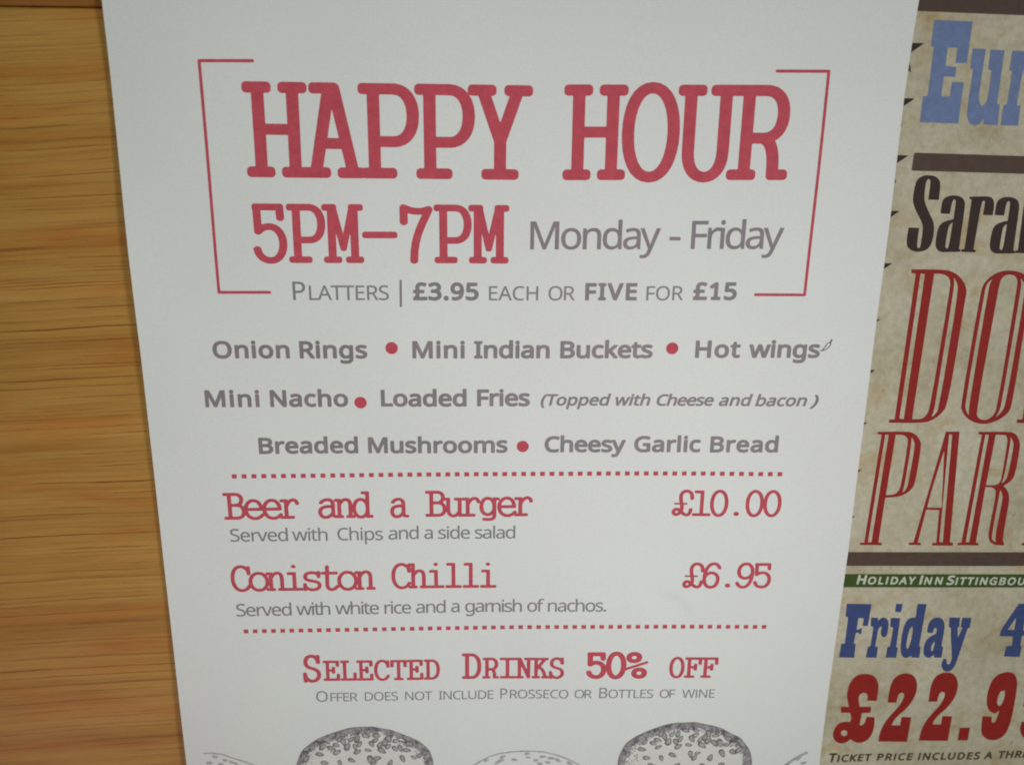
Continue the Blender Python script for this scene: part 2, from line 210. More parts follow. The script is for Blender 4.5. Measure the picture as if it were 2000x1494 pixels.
FONT = {"A":[512,[[[437,0],[368,177],[141,177],[73,0],[0,0],[224,575],[289,575],[512,0]],[[282,415],[274,438],[263,473],[255,500],[247,468],[238,438],[230,415],[165,241],[346,241]]]],"B":[521,[[[241,573],[307,569],[361,558],[404,541],[434,515],[453,478],[459,431],[457,409],[453,389],[446,371],[437,354],[424,340],[409,328],[392,317],[372,309],[350,304],[350,300],[373,295],[395,288],[415,279],[433,267],[448,253],[461,236],[470,215],[476,191],[478,163],[475,130],[467,100],[454,74],[436,52],[413,33],[385,19],[354,8],[318,2],[279,0],[78,0],[78,573]],[[256,329],[300,331],[334,339],[357,352],[372,371],[381,394],[384,423],[380,451],[369,474],[351,490],[324,502],[289,509],[245,511],[150,511],[150,329]],[[150,269],[150,61],[265,61],[311,64],[346,74],[371,91],[388,112],[398,138],[401,168],[399,188],[395,205],[388,221],[377,235],[362,247],[344,256],[321,263],[293,267],[260,269]]]],"C":[507,[[[323,517],[294,516],[266,510],[241,502],[217,490],[196,474],[178,456],[162,434],[149,410],[139,383],[131,353],[127,321],[125,286],[128,241],[135,200],[147,164],[164,132],[186,105],[213,83],[244,68],[281,58],[322,55],[347,56],[371,58],[394,62],[460,78],[460,15],[438,8],[416,2],[393,-2],[369,-6],[342,-7],[312,-8],[257,-4],[208,8],[166,28],[130,56],[101,90],[78,131],[62,178],[52,230],[49,287],[51,329],[57,369],[67,406],[81,440],[99,471],[120,499],[145,523],[174,543],[206,559],[242,571],[281,578],[324,581],[353,580],[381,577],[409,572],[435,565],[460,557],[482,547],[453,486],[394,508],[372,513],[348,516]]]],"D":[585,[[[536,292],[533,231],[521,177],[501,131],[474,91],[439,58],[399,33],[351,15],[297,4],[237,0],[78,0],[78,573],[254,573],[309,569],[359,558],[404,540],[443,516],[476,484],[502,446],[521,401],[533,350]],[[460,289],[457,337],[449,379],[435,415],[416,444],[391,469],[361,487],[327,500],[287,508],[244,511],[150,511],[150,62],[228,62],[299,68],[357,87],[402,119],[434,164],[454,220]]]],"E":[446,[[[398,0],[78,0],[78,573],[398,573],[398,509],[150,509],[150,330],[383,330],[383,268],[150,268],[150,63],[398,63]]]],"F":[416,[[[150,0],[78,0],[78,573],[398,573],[398,509],[150,509],[150,306],[383,306],[383,243],[150,243]]]],"G":[584,[[[326,302],[524,302],[524,22],[493,12],[462,5],[431,-1],[398,-5],[362,-7],[323,-8],[267,-4],[217,8],[173,28],[136,55],[105,89],[81,130],[63,176],[52,229],[49,286],[53,343],[65,395],[84,442],[111,482],[145,517],[186,544],[233,564],[286,577],[346,581],[377,580],[407,577],[437,572],[465,565],[491,557],[516,547],[489,484],[468,493],[445,501],[421,508],[395,513],[369,516],[342,517],[298,514],[259,505],[225,489],[195,468],[170,441],[150,409],[136,373],[127,332],[124,286],[127,243],[134,202],[146,166],[164,133],[187,106],[216,84],[251,68],[292,58],[340,55],[404,59],[452,68],[452,238],[326,238]]]],"H":[594,[[[516,0],[443,0],[443,267],[150,267],[150,0],[78,0],[78,573],[150,573],[150,330],[443,330],[443,573],[516,573]]]],"I":[272,[[[239,0],[32,0],[32,42],[99,57],[99,515],[32,531],[32,573],[239,573],[239,531],[172,515],[172,57],[239,42]]]],"K":[496,[[[496,0],[411,0],[209,273],[150,222],[150,0],[78,0],[78,573],[150,573],[150,290],[199,345],[249,399],[403,573],[488,573],[261,323]]]],"L":[420,[[[78,0],[78,573],[150,573],[150,64],[400,64],[400,0]]]],"M":[727,[[[330,0],[142,502],[139,502],[142,461],[144,407],[144,347],[144,0],[78,0],[78,573],[184,573],[361,103],[364,103],[544,573],[650,573],[650,0],[578,0],[578,352],[579,408],[581,460],[584,501],[581,501],[390,0]]]],"N":[609,[[[532,0],[447,0],[141,476],[138,476],[141,432],[143,378],[144,320],[144,0],[78,0],[78,573],[161,573],[467,99],[470,99],[468,137],[466,193],[464,249],[464,573],[532,573]]]],"O":[626,[[[577,287],[576,244],[570,204],[561,166],[547,132],[531,101],[510,73],[486,49],[459,29],[428,13],[393,1],[355,-6],[314,-8],[271,-6],[232,1],[196,13],[165,29],[138,49],[114,73],[94,101],[78,132],[65,167],[56,204],[51,245],[49,288],[52,344],[62,396],[78,442],[100,482],[130,517],[166,545],[208,565],[258,577],[314,581],[369,577],[417,565],[459,545],[495,517],[524,483],[547,442],[564,396],[574,344]],[[125,287],[127,241],[134,200],[145,163],[161,131],[182,104],[207,83],[238,67],[273,58],[314,55],[354,58],[390,67],[420,83],[445,104],[465,131],[481,163],[492,200],[499,241],[501,287],[496,354],[481,411],[456,457],[421,491],[373,511],[314,518],[274,515],[238,506],[207,490],[182,469],[161,443],[145,411],[134,374],[127,333]]]],"P":[485,[[[229,573],[297,568],[352,553],[393,528],[421,495],[439,454],[444,404],[443,381],[439,358],[433,336],[423,316],[411,296],[395,278],[375,262],[351,249],[324,238],[292,230],[256,225],[216,223],[150,223],[150,0],[78,0],[78,573]],[[223,511],[150,511],[150,285],[208,285],[242,286],[272,290],[298,296],[320,306],[338,318],[352,334],[362,352],[368,375],[370,401],[366,435],[354,462],[334,484],[306,499],[269,508]]]],"R":[499,[[[236,573],[281,571],[320,565],[353,555],[381,540],[404,522],[422,500],[434,474],[442,444],[444,410],[442,381],[437,356],[427,334],[415,315],[401,298],[385,285],[367,274],[349,264],[330,257],[487,0],[403,0],[264,237],[150,237],[150,0],[78,0],[78,573]],[[232,510],[150,510],[150,298],[236,298],[278,301],[312,310],[338,325],[355,347],[366,374],[370,407],[368,430],[363,450],[355,467],[343,480],[328,491],[310,500],[287,505],[261,509]]]],"S":[440,[[[403,153],[400,121],[392,92],[378,66],[359,44],[335,26],[307,11],[274,1],[238,-6],[198,-8],[137,-5],[83,4],[41,19],[41,88],[62,80],[86,72],[113,65],[142,59],[171,56],[201,55],[228,56],[252,60],[273,66],[290,74],[305,85],[316,98],[324,113],[329,129],[330,147],[329,164],[325,180],[318,194],[308,207],[295,218],[277,230],[255,241],[228,252],[196,265],[131,294],[114,305],[98,317],[85,330],[74,344],[65,359],[57,375],[52,393],[49,413],[48,435],[51,464],[58,490],[71,513],[89,533],[110,550],[136,563],[165,573],[197,579],[231,581],[262,580],[290,577],[318,572],[343,565],[367,558],[389,549],[366,487],[302,508],[278,513],[254,516],[229,517],[207,516],[187,513],[169,507],[155,499],[142,489],[133,478],[126,464],[122,450],[121,434],[122,416],[126,400],[133,386],[143,373],[156,362],[172,351],[193,341],[217,330],[246,318],[278,306],[307,293],[332,279],[353,264],[371,247],[385,228],[395,206],[401,181]]]],"T":[446,[[[259,0],[187,0],[187,509],[8,509],[8,573],[437,573],[437,509],[259,509]]]],"U":[586,[[[513,202],[511,164],[503,128],[489,95],[470,65],[446,40],[416,20],[380,4],[338,-5],[290,-8],[225,-2],[171,18],[128,50],[97,93],[78,144],[72,204],[72,573],[144,573],[144,201],[148,158],[161,122],[182,93],[211,72],[248,59],[294,55],[327,57],[355,63],[379,73],[399,88],[415,105],[427,126],[435,149],[440,174],[442,202],[442,573],[513,573]]]],"V":[481,[[[481,573],[277,0],[204,0],[0,573],[75,573],[204,205],[220,160],[231,119],[241,80],[250,119],[262,161],[277,207],[405,573]]]],"W":[746,[[[735,573],[583,0],[510,0],[399,375],[389,410],[380,443],[373,471],[370,488],[367,471],[361,443],[352,409],[342,373],[234,0],[161,0],[10,573],[85,573],[174,223],[183,186],[190,151],[196,118],[201,87],[206,119],[213,154],[222,191],[232,227],[333,573],[407,573],[512,225],[523,187],[532,151],[538,117],[544,87],[550,129],[560,175],[572,224],[660,573]]]],"Y":[454,[[[227,291],[376,573],[454,573],[263,222],[263,0],[191,0],[191,219],[0,573],[79,573]]]],"a":[450,[[[231,437],[279,433],[318,422],[347,403],[368,375],[381,338],[385,293],[385,0],[334,0],[320,61],[317,61],[304,46],[292,33],[279,22],[265,13],[250,5],[234,-1],[216,-5],[195,-7],[172,-8],[148,-7],[124,-2],[103,6],[84,16],[68,30],[55,48],[45,68],[39,92],[37,119],[43,159],[59,192],[87,219],[127,238],[179,251],[243,257],[316,259],[316,285],[313,317],[306,342],[293,359],[275,371],[253,378],[227,380],[205,379],[183,376],[163,370],[106,347],[84,400],[104,410],[126,419],[151,426],[177,432],[204,436]],[[252,208],[204,203],[167,195],[141,182],[124,165],[113,144],[110,119],[112,97],[120,79],[132,66],[148,56],[167,51],[188,49],[223,52],[253,62],[279,79],[299,103],[311,134],[315,172],[315,210]]]],"b":[493,[[[139,461],[138,410],[135,373],[139,373],[153,390],[169,405],[189,419],[213,429],[240,435],[272,437],[322,431],[365,412],[401,381],[428,338],[444,283],[449,215],[447,168],[439,127],[427,91],[410,61],[390,36],[365,17],[337,3],[306,-5],[272,-8],[240,-6],[213,0],[189,10],[169,24],[153,38],[139,55],[133,55],[119,0],[68,0],[68,609],[139,609]],[[260,379],[231,377],[207,371],[188,361],[172,348],[159,330],[150,308],[144,282],[140,252],[139,217],[139,214],[142,165],[150,125],[165,93],[187,69],[219,55],[261,51],[297,55],[325,69],[348,93],[363,126],[373,166],[376,216],[373,265],[363,306],[348,338],[325,360],[296,374]]]],"c":[385,[[[241,-8],[204,-5],[170,2],[139,15],[112,34],[88,58],[69,87],[55,123],[47,165],[44,213],[47,262],[56,305],[71,342],[90,372],[114,396],[142,415],[174,428],[208,435],[245,438],[267,437],[288,435],[309,431],[328,426],[344,421],[358,415],[337,356],[292,370],[244,376],[217,374],[193,368],[172,358],[155,343],[141,325],[131,303],[123,277],[119,247],[117,213],[119,181],[123,152],[131,126],[141,104],[155,86],[172,71],[191,61],[214,55],[240,53],[262,54],[283,56],[302,60],[351,78],[351,15],[336,8],[320,3],[304,-2],[285,-5],[264,-7]]]],"d":[493,[[[221,-8],[171,-2],[128,17],[92,48],[65,91],[49,146],[44,214],[49,282],[66,338],[93,381],[128,413],[171,432],[221,438],[243,437],[262,434],[280,429],[296,423],[310,416],[323,407],[335,397],[345,386],[354,374],[359,374],[356,405],[354,438],[354,609],[425,609],[425,0],[368,0],[358,58],[354,58],[345,46],[335,35],[323,24],[310,15],[296,7],[279,1],[262,-4],[242,-7]],[[232,51],[273,55],[305,67],[328,88],[343,117],[352,154],[355,200],[355,213],[352,263],[343,304],[329,336],[306,360],[274,375],[231,379],[196,374],[168,359],[146,334],[130,300],[120,260],[117,213],[120,165],[130,125],[146,93],[168,69],[197,55]]]],"e":[452,[[[234,438],[269,435],[301,427],[329,414],[354,396],[374,373],[390,346],[402,315],[409,281],[411,244],[411,201],[117,201],[122,157],[134,119],[154,90],[181,69],[215,56],[254,52],[280,53],[305,56],[327,60],[392,82],[392,20],[370,11],[349,4],[327,-1],[304,-5],[279,-7],[251,-8],[212,-5],[176,3],[143,17],[114,36],[90,61],[70,91],[56,126],[47,167],[44,212],[47,257],[55,297],[68,333],[86,364],[108,390],[134,411],[164,426],[198,435]],[[233,380],[202,377],[175,366],[154,348],[137,323],[125,293],[119,257],[338,257],[336,281],[333,302],[326,322],[318,338],[306,353],[292,364],[276,373],[256,378]]]],"f":[276,[[[266,375],[158,375],[158,0],[87,0],[87,375],[12,375],[12,408],[87,432],[87,457],[89,492],[95,522],[104,547],[116,568],[132,585],[152,597],[174,606],[199,612],[227,613],[274,609],[310,599],[292,544],[262,552],[228,556],[206,553],[189,545],[175,532],[166,513],[160,489],[158,458],[158,430],[266,430]]]],"g":[493,[[[221,438],[248,436],[273,431],[297,422],[319,409],[338,393],[355,373],[359,373],[369,430],[425,430],[425,-7],[423,-46],[416,-80],[404,-109],[388,-135],[367,-155],[341,-172],[310,-183],[274,-190],[233,-192],[202,-192],[174,-189],[147,-186],[122,-180],[99,-174],[78,-165],[78,-100],[99,-110],[123,-118],[149,-125],[177,-130],[206,-133],[237,-134],[271,-130],[300,-119],[324,-101],[341,-77],[352,-48],[355,-13],[355,4],[356,32],[358,57],[354,57],[338,37],[320,21],[299,8],[275,-1],[250,-6],[221,-8],[170,-2],[126,18],[91,51],[65,95],[49,149],[44,214],[49,278],[65,332],[91,377],[126,411],[169,431]],[[230,379],[207,376],[187,370],[169,359],[153,344],[140,326],[130,303],[123,277],[119,247],[117,213],[120,165],[130,124],[146,92],[169,68],[197,54],[232,50],[253,51],[271,53],[288,58],[303,65],[315,74],[326,85],[336,98],[343,113],[349,131],[353,151],[355,173],[356,197],[356,214],[355,251],[350,282],[343,309],[332,331],[319,348],[302,362],[281,371],[257,377]]]],"h":[496,[[[139,431],[138,399],[135,370],[140,370],[149,385],[161,397],[174,407],[188,416],[204,424],[221,429],[238,434],[255,436],[273,437],[306,435],[335,430],[360,421],[382,408],[399,391],[413,370],[423,344],[429,314],[431,280],[431,0],[361,0],[361,275],[358,307],[351,333],[338,353],[319,367],[295,376],[265,379],[235,377],[210,370],[189,360],[173,347],[160,329],[150,308],[144,283],[140,254],[139,222],[139,0],[68,0],[68,609],[139,609]]]],"i":[207,[[[139,430],[139,0],[68,0],[68,430]],[[104,591],[115,590],[124,586],[133,580],[140,572],[144,560],[145,546],[144,532],[140,521],[133,512],[124,506],[115,502],[104,501],[93,502],[83,506],[75,512],[68,521],[64,532],[63,546],[64,560],[68,572],[75,580],[83,586],[93,590]]]],"k":[428,[[[138,291],[137,257],[135,221],[138,221],[152,240],[172,264],[189,285],[326,430],[409,430],[235,246],[421,0],[336,0],[187,200],[138,158],[138,0],[68,0],[68,609],[138,609]]]],"l":[207,[[[139,0],[68,0],[68,609],[139,609]]]],"m":[750,[[[540,438],[584,434],[621,421],[649,401],[669,371],[681,330],[685,280],[685,0],[615,0],[615,277],[613,308],[606,333],[594,353],[577,367],[555,376],[528,379],[490,374],[460,362],[438,342],[423,315],[414,280],[411,237],[411,0],[342,0],[342,277],[341,298],[337,317],[332,333],[325,347],[315,359],[303,367],[289,374],[272,377],[253,379],[227,377],[204,370],[185,360],[170,347],[158,329],[150,308],[144,283],[140,255],[139,223],[139,0],[68,0],[68,430],[125,430],[136,371],[140,371],[149,385],[160,398],[173,409],[186,418],[201,425],[217,431],[233,435],[249,437],[266,438],[298,436],[325,430],[349,420],[369,406],[386,388],[398,366],[402,366],[418,388],[438,406],[461,420],[486,430],[512,436]]]],"n":[496,[[[275,438],[322,434],[361,421],[391,401],[413,371],[426,330],[431,280],[431,0],[361,0],[361,275],[358,307],[351,333],[338,353],[319,367],[295,376],[265,379],[222,374],[189,361],[166,338],[151,308],[142,269],[139,223],[139,0],[68,0],[68,430],[125,430],[136,371],[140,371],[150,385],[162,398],[175,409],[190,418],[206,425],[222,431],[239,435],[257,437]]]],"o":[485,[[[442,216],[440,181],[436,150],[428,121],[417,95],[404,71],[388,51],[369,33],[348,18],[324,7],[299,-1],[271,-6],[241,-8],[214,-6],[188,-1],[163,7],[140,18],[119,33],[100,51],[84,71],[70,95],[59,121],[51,150],[46,181],[44,216],[47,261],[55,301],[68,336],[87,367],[110,392],[137,412],[169,426],[204,435],[244,438],[281,435],[316,426],[347,412],[374,392],[398,367],[417,336],[431,301],[439,261]],[[117,216],[119,184],[123,154],[130,128],[141,105],[155,86],[172,71],[192,59],[216,53],[243,51],[270,53],[294,59],[314,71],[331,86],[345,105],[356,128],[363,154],[367,184],[369,216],[367,248],[363,277],[355,303],[345,325],[331,344],[314,359],[294,370],[270,376],[242,379],[202,374],[171,359],[147,335],[130,303],[120,263]]]],"p":[493,[[[273,438],[322,432],[365,413],[401,383],[428,339],[444,284],[449,216],[447,170],[439,129],[427,93],[410,62],[390,37],[365,17],[337,3],[306,-5],[272,-8],[251,-7],[231,-4],[213,1],[197,7],[182,15],[170,24],[139,55],[134,55],[137,20],[139,-16],[139,-192],[68,-192],[68,430],[126,430],[136,371],[139,371],[148,383],[158,394],[170,405],[182,414],[197,422],[213,429],[231,434],[251,437]],[[260,379],[233,377],[210,371],[190,362],[174,349],[161,333],[152,313],[145,289],[141,261],[139,229],[139,216],[140,182],[144,152],[150,126],[159,103],[172,85],[188,70],[208,59],[233,53],[261,51],[286,53],[308,60],[326,72],[341,88],[354,108],[364,131],[371,157],[375,186],[376,217],[373,262],[363,302],[348,334],[325,359],[296,374]]]],"r":[331,[[[269,438],[295,437],[319,433],[310,368],[287,372],[264,374],[248,373],[232,369],[217,363],[202,355],[189,346],[176,334],[166,321],[156,305],[149,289],[143,270],[140,251],[139,229],[139,0],[68,0],[68,430],[126,430],[134,351],[137,351],[147,367],[158,381],[170,395],[183,407],[198,418],[214,426],[231,433],[249,437]]]],"s":[384,[[[348,119],[346,92],[339,69],[327,49],[311,32],[292,18],[268,6],[241,-2],[210,-6],[176,-8],[148,-7],[122,-5],[99,-1],[78,5],[59,11],[42,19],[42,83],[104,60],[128,54],[153,50],[178,49],[211,51],[236,57],[256,66],[269,79],[277,94],[280,112],[279,123],[276,132],[271,141],[264,150],[253,158],[239,167],[174,196],[103,228],[84,239],[69,252],[57,266],[48,283],[43,302],[41,324],[46,358],[61,386],[85,408],[118,425],[157,435],[202,438],[228,437],[252,434],[275,430],[298,424],[319,417],[339,409],[315,353],[258,372],[238,377],[218,379],[197,380],[171,379],[149,374],[131,366],[118,356],[111,343],[108,328],[109,317],[113,307],[119,298],[127,290],[139,282],[154,274],[219,246],[289,215],[306,203],[321,191],[333,176],[341,159],[346,140]]]],"t":[289,[[[212,50],[245,53],[272,59],[272,5],[240,-4],[200,-8],[178,-7],[157,-3],[138,4],[120,13],[104,27],[91,44],[82,66],[76,93],[74,125],[74,375],[13,375],[13,409],[75,437],[103,528],[144,528],[144,430],[269,430],[269,375],[144,375],[144,127],[146,103],[153,83],[163,69],[177,58],[193,52]]]],"u":[496,[[[427,430],[427,0],[370,0],[359,57],[356,57],[346,43],[334,31],[321,20],[306,11],[290,4],[273,-1],[256,-5],[238,-7],[220,-8],[187,-6],[159,-1],[134,8],[112,21],[95,38],[81,59],[71,85],[65,114],[63,148],[63,430],[135,430],[135,153],[137,122],[145,96],[158,76],[176,62],[200,53],[230,51],[260,53],[285,59],[306,69],[323,82],[336,100],[345,121],[352,146],[356,175],[357,206],[357,430]]]],"v":[407,[[[163,0],[0,430],[75,430],[167,176],[180,137],[193,96],[201,63],[204,63],[214,96],[227,138],[241,176],[332,430],[407,430],[244,0]]]],"w":[630,[[[346,243],[336,276],[328,308],[321,335],[316,357],[313,357],[308,335],[302,307],[294,275],[284,242],[207,1],[127,1],[9,431],[82,431],[141,201],[153,154],[163,109],[169,73],[172,73],[178,97],[185,128],[193,160],[201,188],[277,431],[354,431],[428,188],[440,149],[451,109],[457,74],[460,74],[466,108],[477,153],[489,201],[549,431],[621,431],[502,1],[419,1]]]],"y":[409,[[[1,430],[76,430],[169,185],[184,144],[196,105],[205,68],[209,68],[224,121],[245,186],[333,430],[409,430],[224,-59],[213,-85],[201,-108],[188,-130],[173,-148],[157,-164],[138,-176],[117,-185],[94,-191],[67,-192],[34,-190],[9,-186],[9,-130],[30,-133],[56,-135],[72,-134],[86,-131],[99,-126],[110,-118],[121,-110],[130,-99],[138,-87],[145,-73],[152,-59],[174,-2]]]],"£":[459,[[[268,580],[296,579],[323,576],[347,570],[370,563],[391,556],[410,547],[385,491],[332,512],[312,517],[291,520],[269,521],[241,519],[218,511],[200,498],[186,479],[178,453],[176,421],[176,310],[339,310],[339,257],[176,257],[176,173],[175,153],[172,135],[168,120],[162,107],[156,95],[148,86],[121,64],[429,64],[429,0],[26,0],[26,59],[41,64],[54,70],[67,78],[78,88],[87,100],[95,114],[100,131],[104,150],[105,172],[105,257],[28,257],[28,310],[105,310],[105,428],[107,459],[114,486],[125,510],[140,531],[159,548],[182,562],[208,572],[237,578]]]],"0":[459,[[[419,287],[418,242],[415,201],[409,163],[401,128],[390,97],[376,70],[359,47],[339,27],[316,12],[290,1],[261,-6],[229,-8],[188,-4],[153,8],[122,27],[97,54],[76,88],[60,129],[48,176],[42,229],[39,287],[41,346],[48,399],[58,446],[73,486],[93,520],[119,547],[149,566],[186,578],[229,581],[269,578],[304,566],[335,547],[361,520],[382,486],[399,446],[410,399],[417,346]],[[110,287],[111,238],[115,194],[121,156],[131,125],[143,98],[159,78],[178,64],[202,55],[229,52],[256,55],[279,64],[298,78],[314,98],[326,124],[336,156],[343,194],[347,238],[348,287],[347,336],[343,380],[336,417],[326,449],[314,475],[298,495],[279,510],[256,518],[229,521],[202,518],[178,510],[159,495],[143,475],[131,449],[121,417],[115,380],[111,336]]]],"1":[459,[[[285,0],[216,0],[216,400],[216,439],[217,470],[219,499],[196,477],[169,455],[108,405],[71,452],[226,573],[285,573]],[[121,52],[380,52],[380,0],[121,0]]]],"2":[459,[[[417,0],[38,0],[38,59],[188,210],[261,287],[280,309],[295,331],[306,353],[315,376],[320,399],[322,424],[318,453],[309,477],[294,496],[273,510],[249,518],[221,520],[194,519],[169,514],[147,506],[126,495],[104,482],[83,466],[45,513],[94,548],[113,557],[132,565],[153,572],[174,577],[197,580],[221,581],[255,579],[285,572],[313,562],[336,548],[356,531],[372,510],[384,485],[391,458],[394,428],[392,399],[386,371],[375,344],[361,318],[344,292],[324,267],[247,185],[128,67],[128,64],[417,64]]]],"3":[459,[[[395,439],[394,414],[389,392],[381,372],[370,355],[356,339],[340,326],[321,316],[300,307],[277,302],[277,298],[319,290],[353,276],[379,255],[398,229],[409,198],[413,163],[410,131],[403,101],[390,74],[371,50],[348,30],[318,14],[283,2],[241,-6],[193,-8],[164,-7],[136,-5],[110,-1],[85,5],[60,13],[36,23],[36,89],[61,78],[87,69],[114,61],[141,56],[168,52],[194,51],[241,55],[278,65],[305,81],[324,104],[335,132],[339,164],[337,187],[331,206],[320,223],[306,236],[288,247],[265,255],[240,261],[211,264],[179,265],[123,265],[123,326],[180,326],[209,327],[236,332],[259,339],[278,350],[294,362],[307,377],[316,394],[321,413],[323,434],[320,460],[311,481],[295,498],[274,511],[249,519],[219,521],[199,521],[181,519],[164,515],[117,498],[75,473],[39,521],[61,537],[87,550],[115,563],[147,573],[181,579],[218,581],[273,576],[317,563],[352,540],[376,511],[390,477]]]],"4":[459,[[[443,130],[359,130],[359,0],[291,0],[291,130],[17,130],[17,190],[286,576],[359,576],[359,193],[443,193]],[[291,374],[291,412],[293,444],[294,474],[295,500],[292,500],[276,468],[257,438],[86,193],[291,193]]]],"5":[459,[[[221,351],[258,349],[292,342],[322,331],[349,316],[371,297],[389,274],[402,247],[410,217],[413,183],[410,145],[402,111],[387,81],[368,54],[343,32],[314,15],[280,2],[242,-5],[199,-8],[170,-7],[142,-4],[116,0],[91,6],[70,14],[51,23],[51,90],[71,79],[95,70],[121,62],[148,57],[174,53],[200,52],[227,54],[252,58],[274,65],[293,76],[310,89],[323,106],[333,126],[339,149],[341,176],[337,210],[325,239],[306,262],[279,279],[243,289],[197,292],[146,288],[99,280],[64,302],[86,573],[373,573],[373,508],[146,508],[132,342],[169,348]]]],"6":[459,[[[44,245],[45,278],[47,310],[51,342],[57,374],[64,404],[75,433],[87,461],[103,486],[121,510],[143,530],[168,548],[196,562],[228,572],[265,578],[306,581],[344,579],[377,573],[377,513],[344,520],[308,523],[273,521],[242,515],[216,504],[193,491],[173,474],[158,454],[145,431],[134,407],[127,380],[121,352],[117,322],[115,291],[119,291],[128,303],[138,315],[150,326],[163,335],[178,343],[194,350],[213,355],[233,357],[255,358],[287,356],[316,349],[342,338],[365,322],[384,303],[400,279],[412,251],[419,220],[421,184],[419,147],[411,112],[399,82],[382,55],[361,33],[336,15],[307,2],[275,-5],[239,-8],[212,-6],[187,-1],[163,7],[140,19],[119,35],[101,54],[84,76],[70,103],[59,133],[51,166],[46,204]],[[238,51],[270,55],[297,66],[320,84],[337,109],[348,143],[351,184],[348,218],[339,247],[324,271],[302,289],[274,300],[241,303],[217,301],[195,296],[175,287],[157,276],[143,263],[131,248],[122,232],[117,215],[115,198],[116,181],[119,163],[123,146],[129,129],[137,114],[146,99],[158,85],[170,74],[185,64],[201,57],[219,53]]]],"7":[459,[[[109,0],[344,508],[35,508],[35,573],[419,573],[419,518],[187,0]]]],"8":[459,[[[229,581],[261,579],[291,574],[318,565],[341,553],[362,538],[378,519],[390,497],[398,472],[400,443],[399,421],[394,401],[385,383],[374,367],[361,352],[346,338],[329,325],[310,314],[291,303],[314,291],[335,279],[355,265],[373,250],[389,234],[401,216],[411,196],[417,173],[419,148],[416,118],[408,90],[395,65],[378,44],[356,26],[330,11],[300,1],[267,-6],[231,-8],[192,-6],[157,0],[126,10],[100,24],[78,42],[61,63],[49,87],[42,115],[39,146],[41,171],[47,194],[56,214],[68,232],[82,249],[99,264],[118,277],[138,289],[158,299],[140,310],[123,322],[107,336],[93,350],[81,366],[71,383],[64,401],[59,422],[58,444],[60,472],[68,497],[80,518],[97,537],[117,552],[141,565],[168,573],[197,579]],[[108,145],[112,119],[121,96],[138,76],[161,60],[192,51],[229,48],[265,51],[295,60],[319,76],[336,96],[346,120],[350,148],[348,166],[343,182],[335,197],[324,211],[310,223],[293,235],[274,246],[253,256],[229,265],[217,270],[194,260],[174,249],[157,237],[142,225],[130,212],[121,197],[114,182],[110,164]],[[228,524],[200,521],[176,514],[155,502],[139,486],[130,466],[127,441],[128,422],[133,406],[141,391],[151,379],[164,367],[179,357],[232,330],[282,357],[296,367],[307,379],[317,392],[325,406],[329,423],[330,441],[327,466],[318,486],[302,502],[282,514],[257,521]]]],"9":[459,[[[417,328],[416,295],[414,263],[410,231],[405,199],[397,168],[387,139],[374,112],[358,86],[340,63],[318,42],[293,25],[265,11],[232,0],[195,-6],[154,-8],[117,-6],[82,0],[82,60],[115,53],[152,50],[188,52],[218,58],[245,68],[268,82],[287,99],[303,118],[316,141],[327,165],[334,192],[340,221],[344,250],[346,281],[341,281],[332,269],[322,258],[310,247],[297,238],[282,230],[266,223],[247,218],[227,215],[204,214],[173,216],[144,223],[118,235],[95,250],[76,270],[61,294],[49,321],[42,352],[40,387],[43,426],[50,460],[63,491],[80,517],[101,540],[127,557],[156,570],[188,578],[223,581],[250,579],[275,574],[299,565],[322,553],[342,537],[361,518],[377,495],[391,469],[402,439],[410,406],[415,369]],[[223,521],[192,518],[165,507],[142,488],[124,463],[113,429],[110,388],[113,354],[122,325],[137,301],[158,284],[186,273],[220,269],[244,271],[266,276],[286,285],[304,296],[318,310],[330,325],[339,341],[344,358],[346,374],[345,392],[342,409],[338,426],[332,443],[324,459],[315,474],[304,487],[291,499],[277,508],[260,516],[242,520]]]],".":[215,[[[58,43],[59,61],[64,75],[72,85],[82,92],[94,96],[107,97],[120,96],[132,92],[142,85],[151,75],[156,61],[157,43],[156,26],[151,12],[142,2],[132,-6],[120,-10],[107,-11],[94,-10],[82,-6],[72,2],[64,12],[59,26]]]],"(":[241,[[[32,220],[33,263],[38,306],[45,348],[54,389],[67,429],[83,468],[103,504],[125,540],[150,573],[217,573],[182,521],[154,465],[132,407],[116,346],[107,284],[103,221],[105,179],[109,139],[116,98],[126,58],[139,19],[154,-20],[172,-57],[192,-92],[216,-127],[150,-127],[125,-94],[103,-60],[83,-24],[67,14],[54,53],[45,94],[38,135],[33,177]]]],")":[241,[[[209,220],[207,177],[203,135],[196,94],[186,53],[173,14],[158,-24],[139,-60],[116,-94],[91,-127],[25,-127],[48,-92],[69,-57],[87,-20],[102,19],[114,58],[124,98],[131,139],[136,179],[137,221],[136,263],[131,304],[124,346],[114,386],[102,426],[87,465],[69,503],[48,539],[24,573],[91,573],[116,540],[139,504],[158,468],[173,429],[186,389],[196,348],[203,306],[207,263]]]],"-":[258,[[[32,184],[32,246],[226,246],[226,184]]]],"|":[442,[[[192,609],[250,609],[250,-193],[192,-193]]]],"!":[229,[[[78,0],[78,573],[151,573],[151,0]]]]}
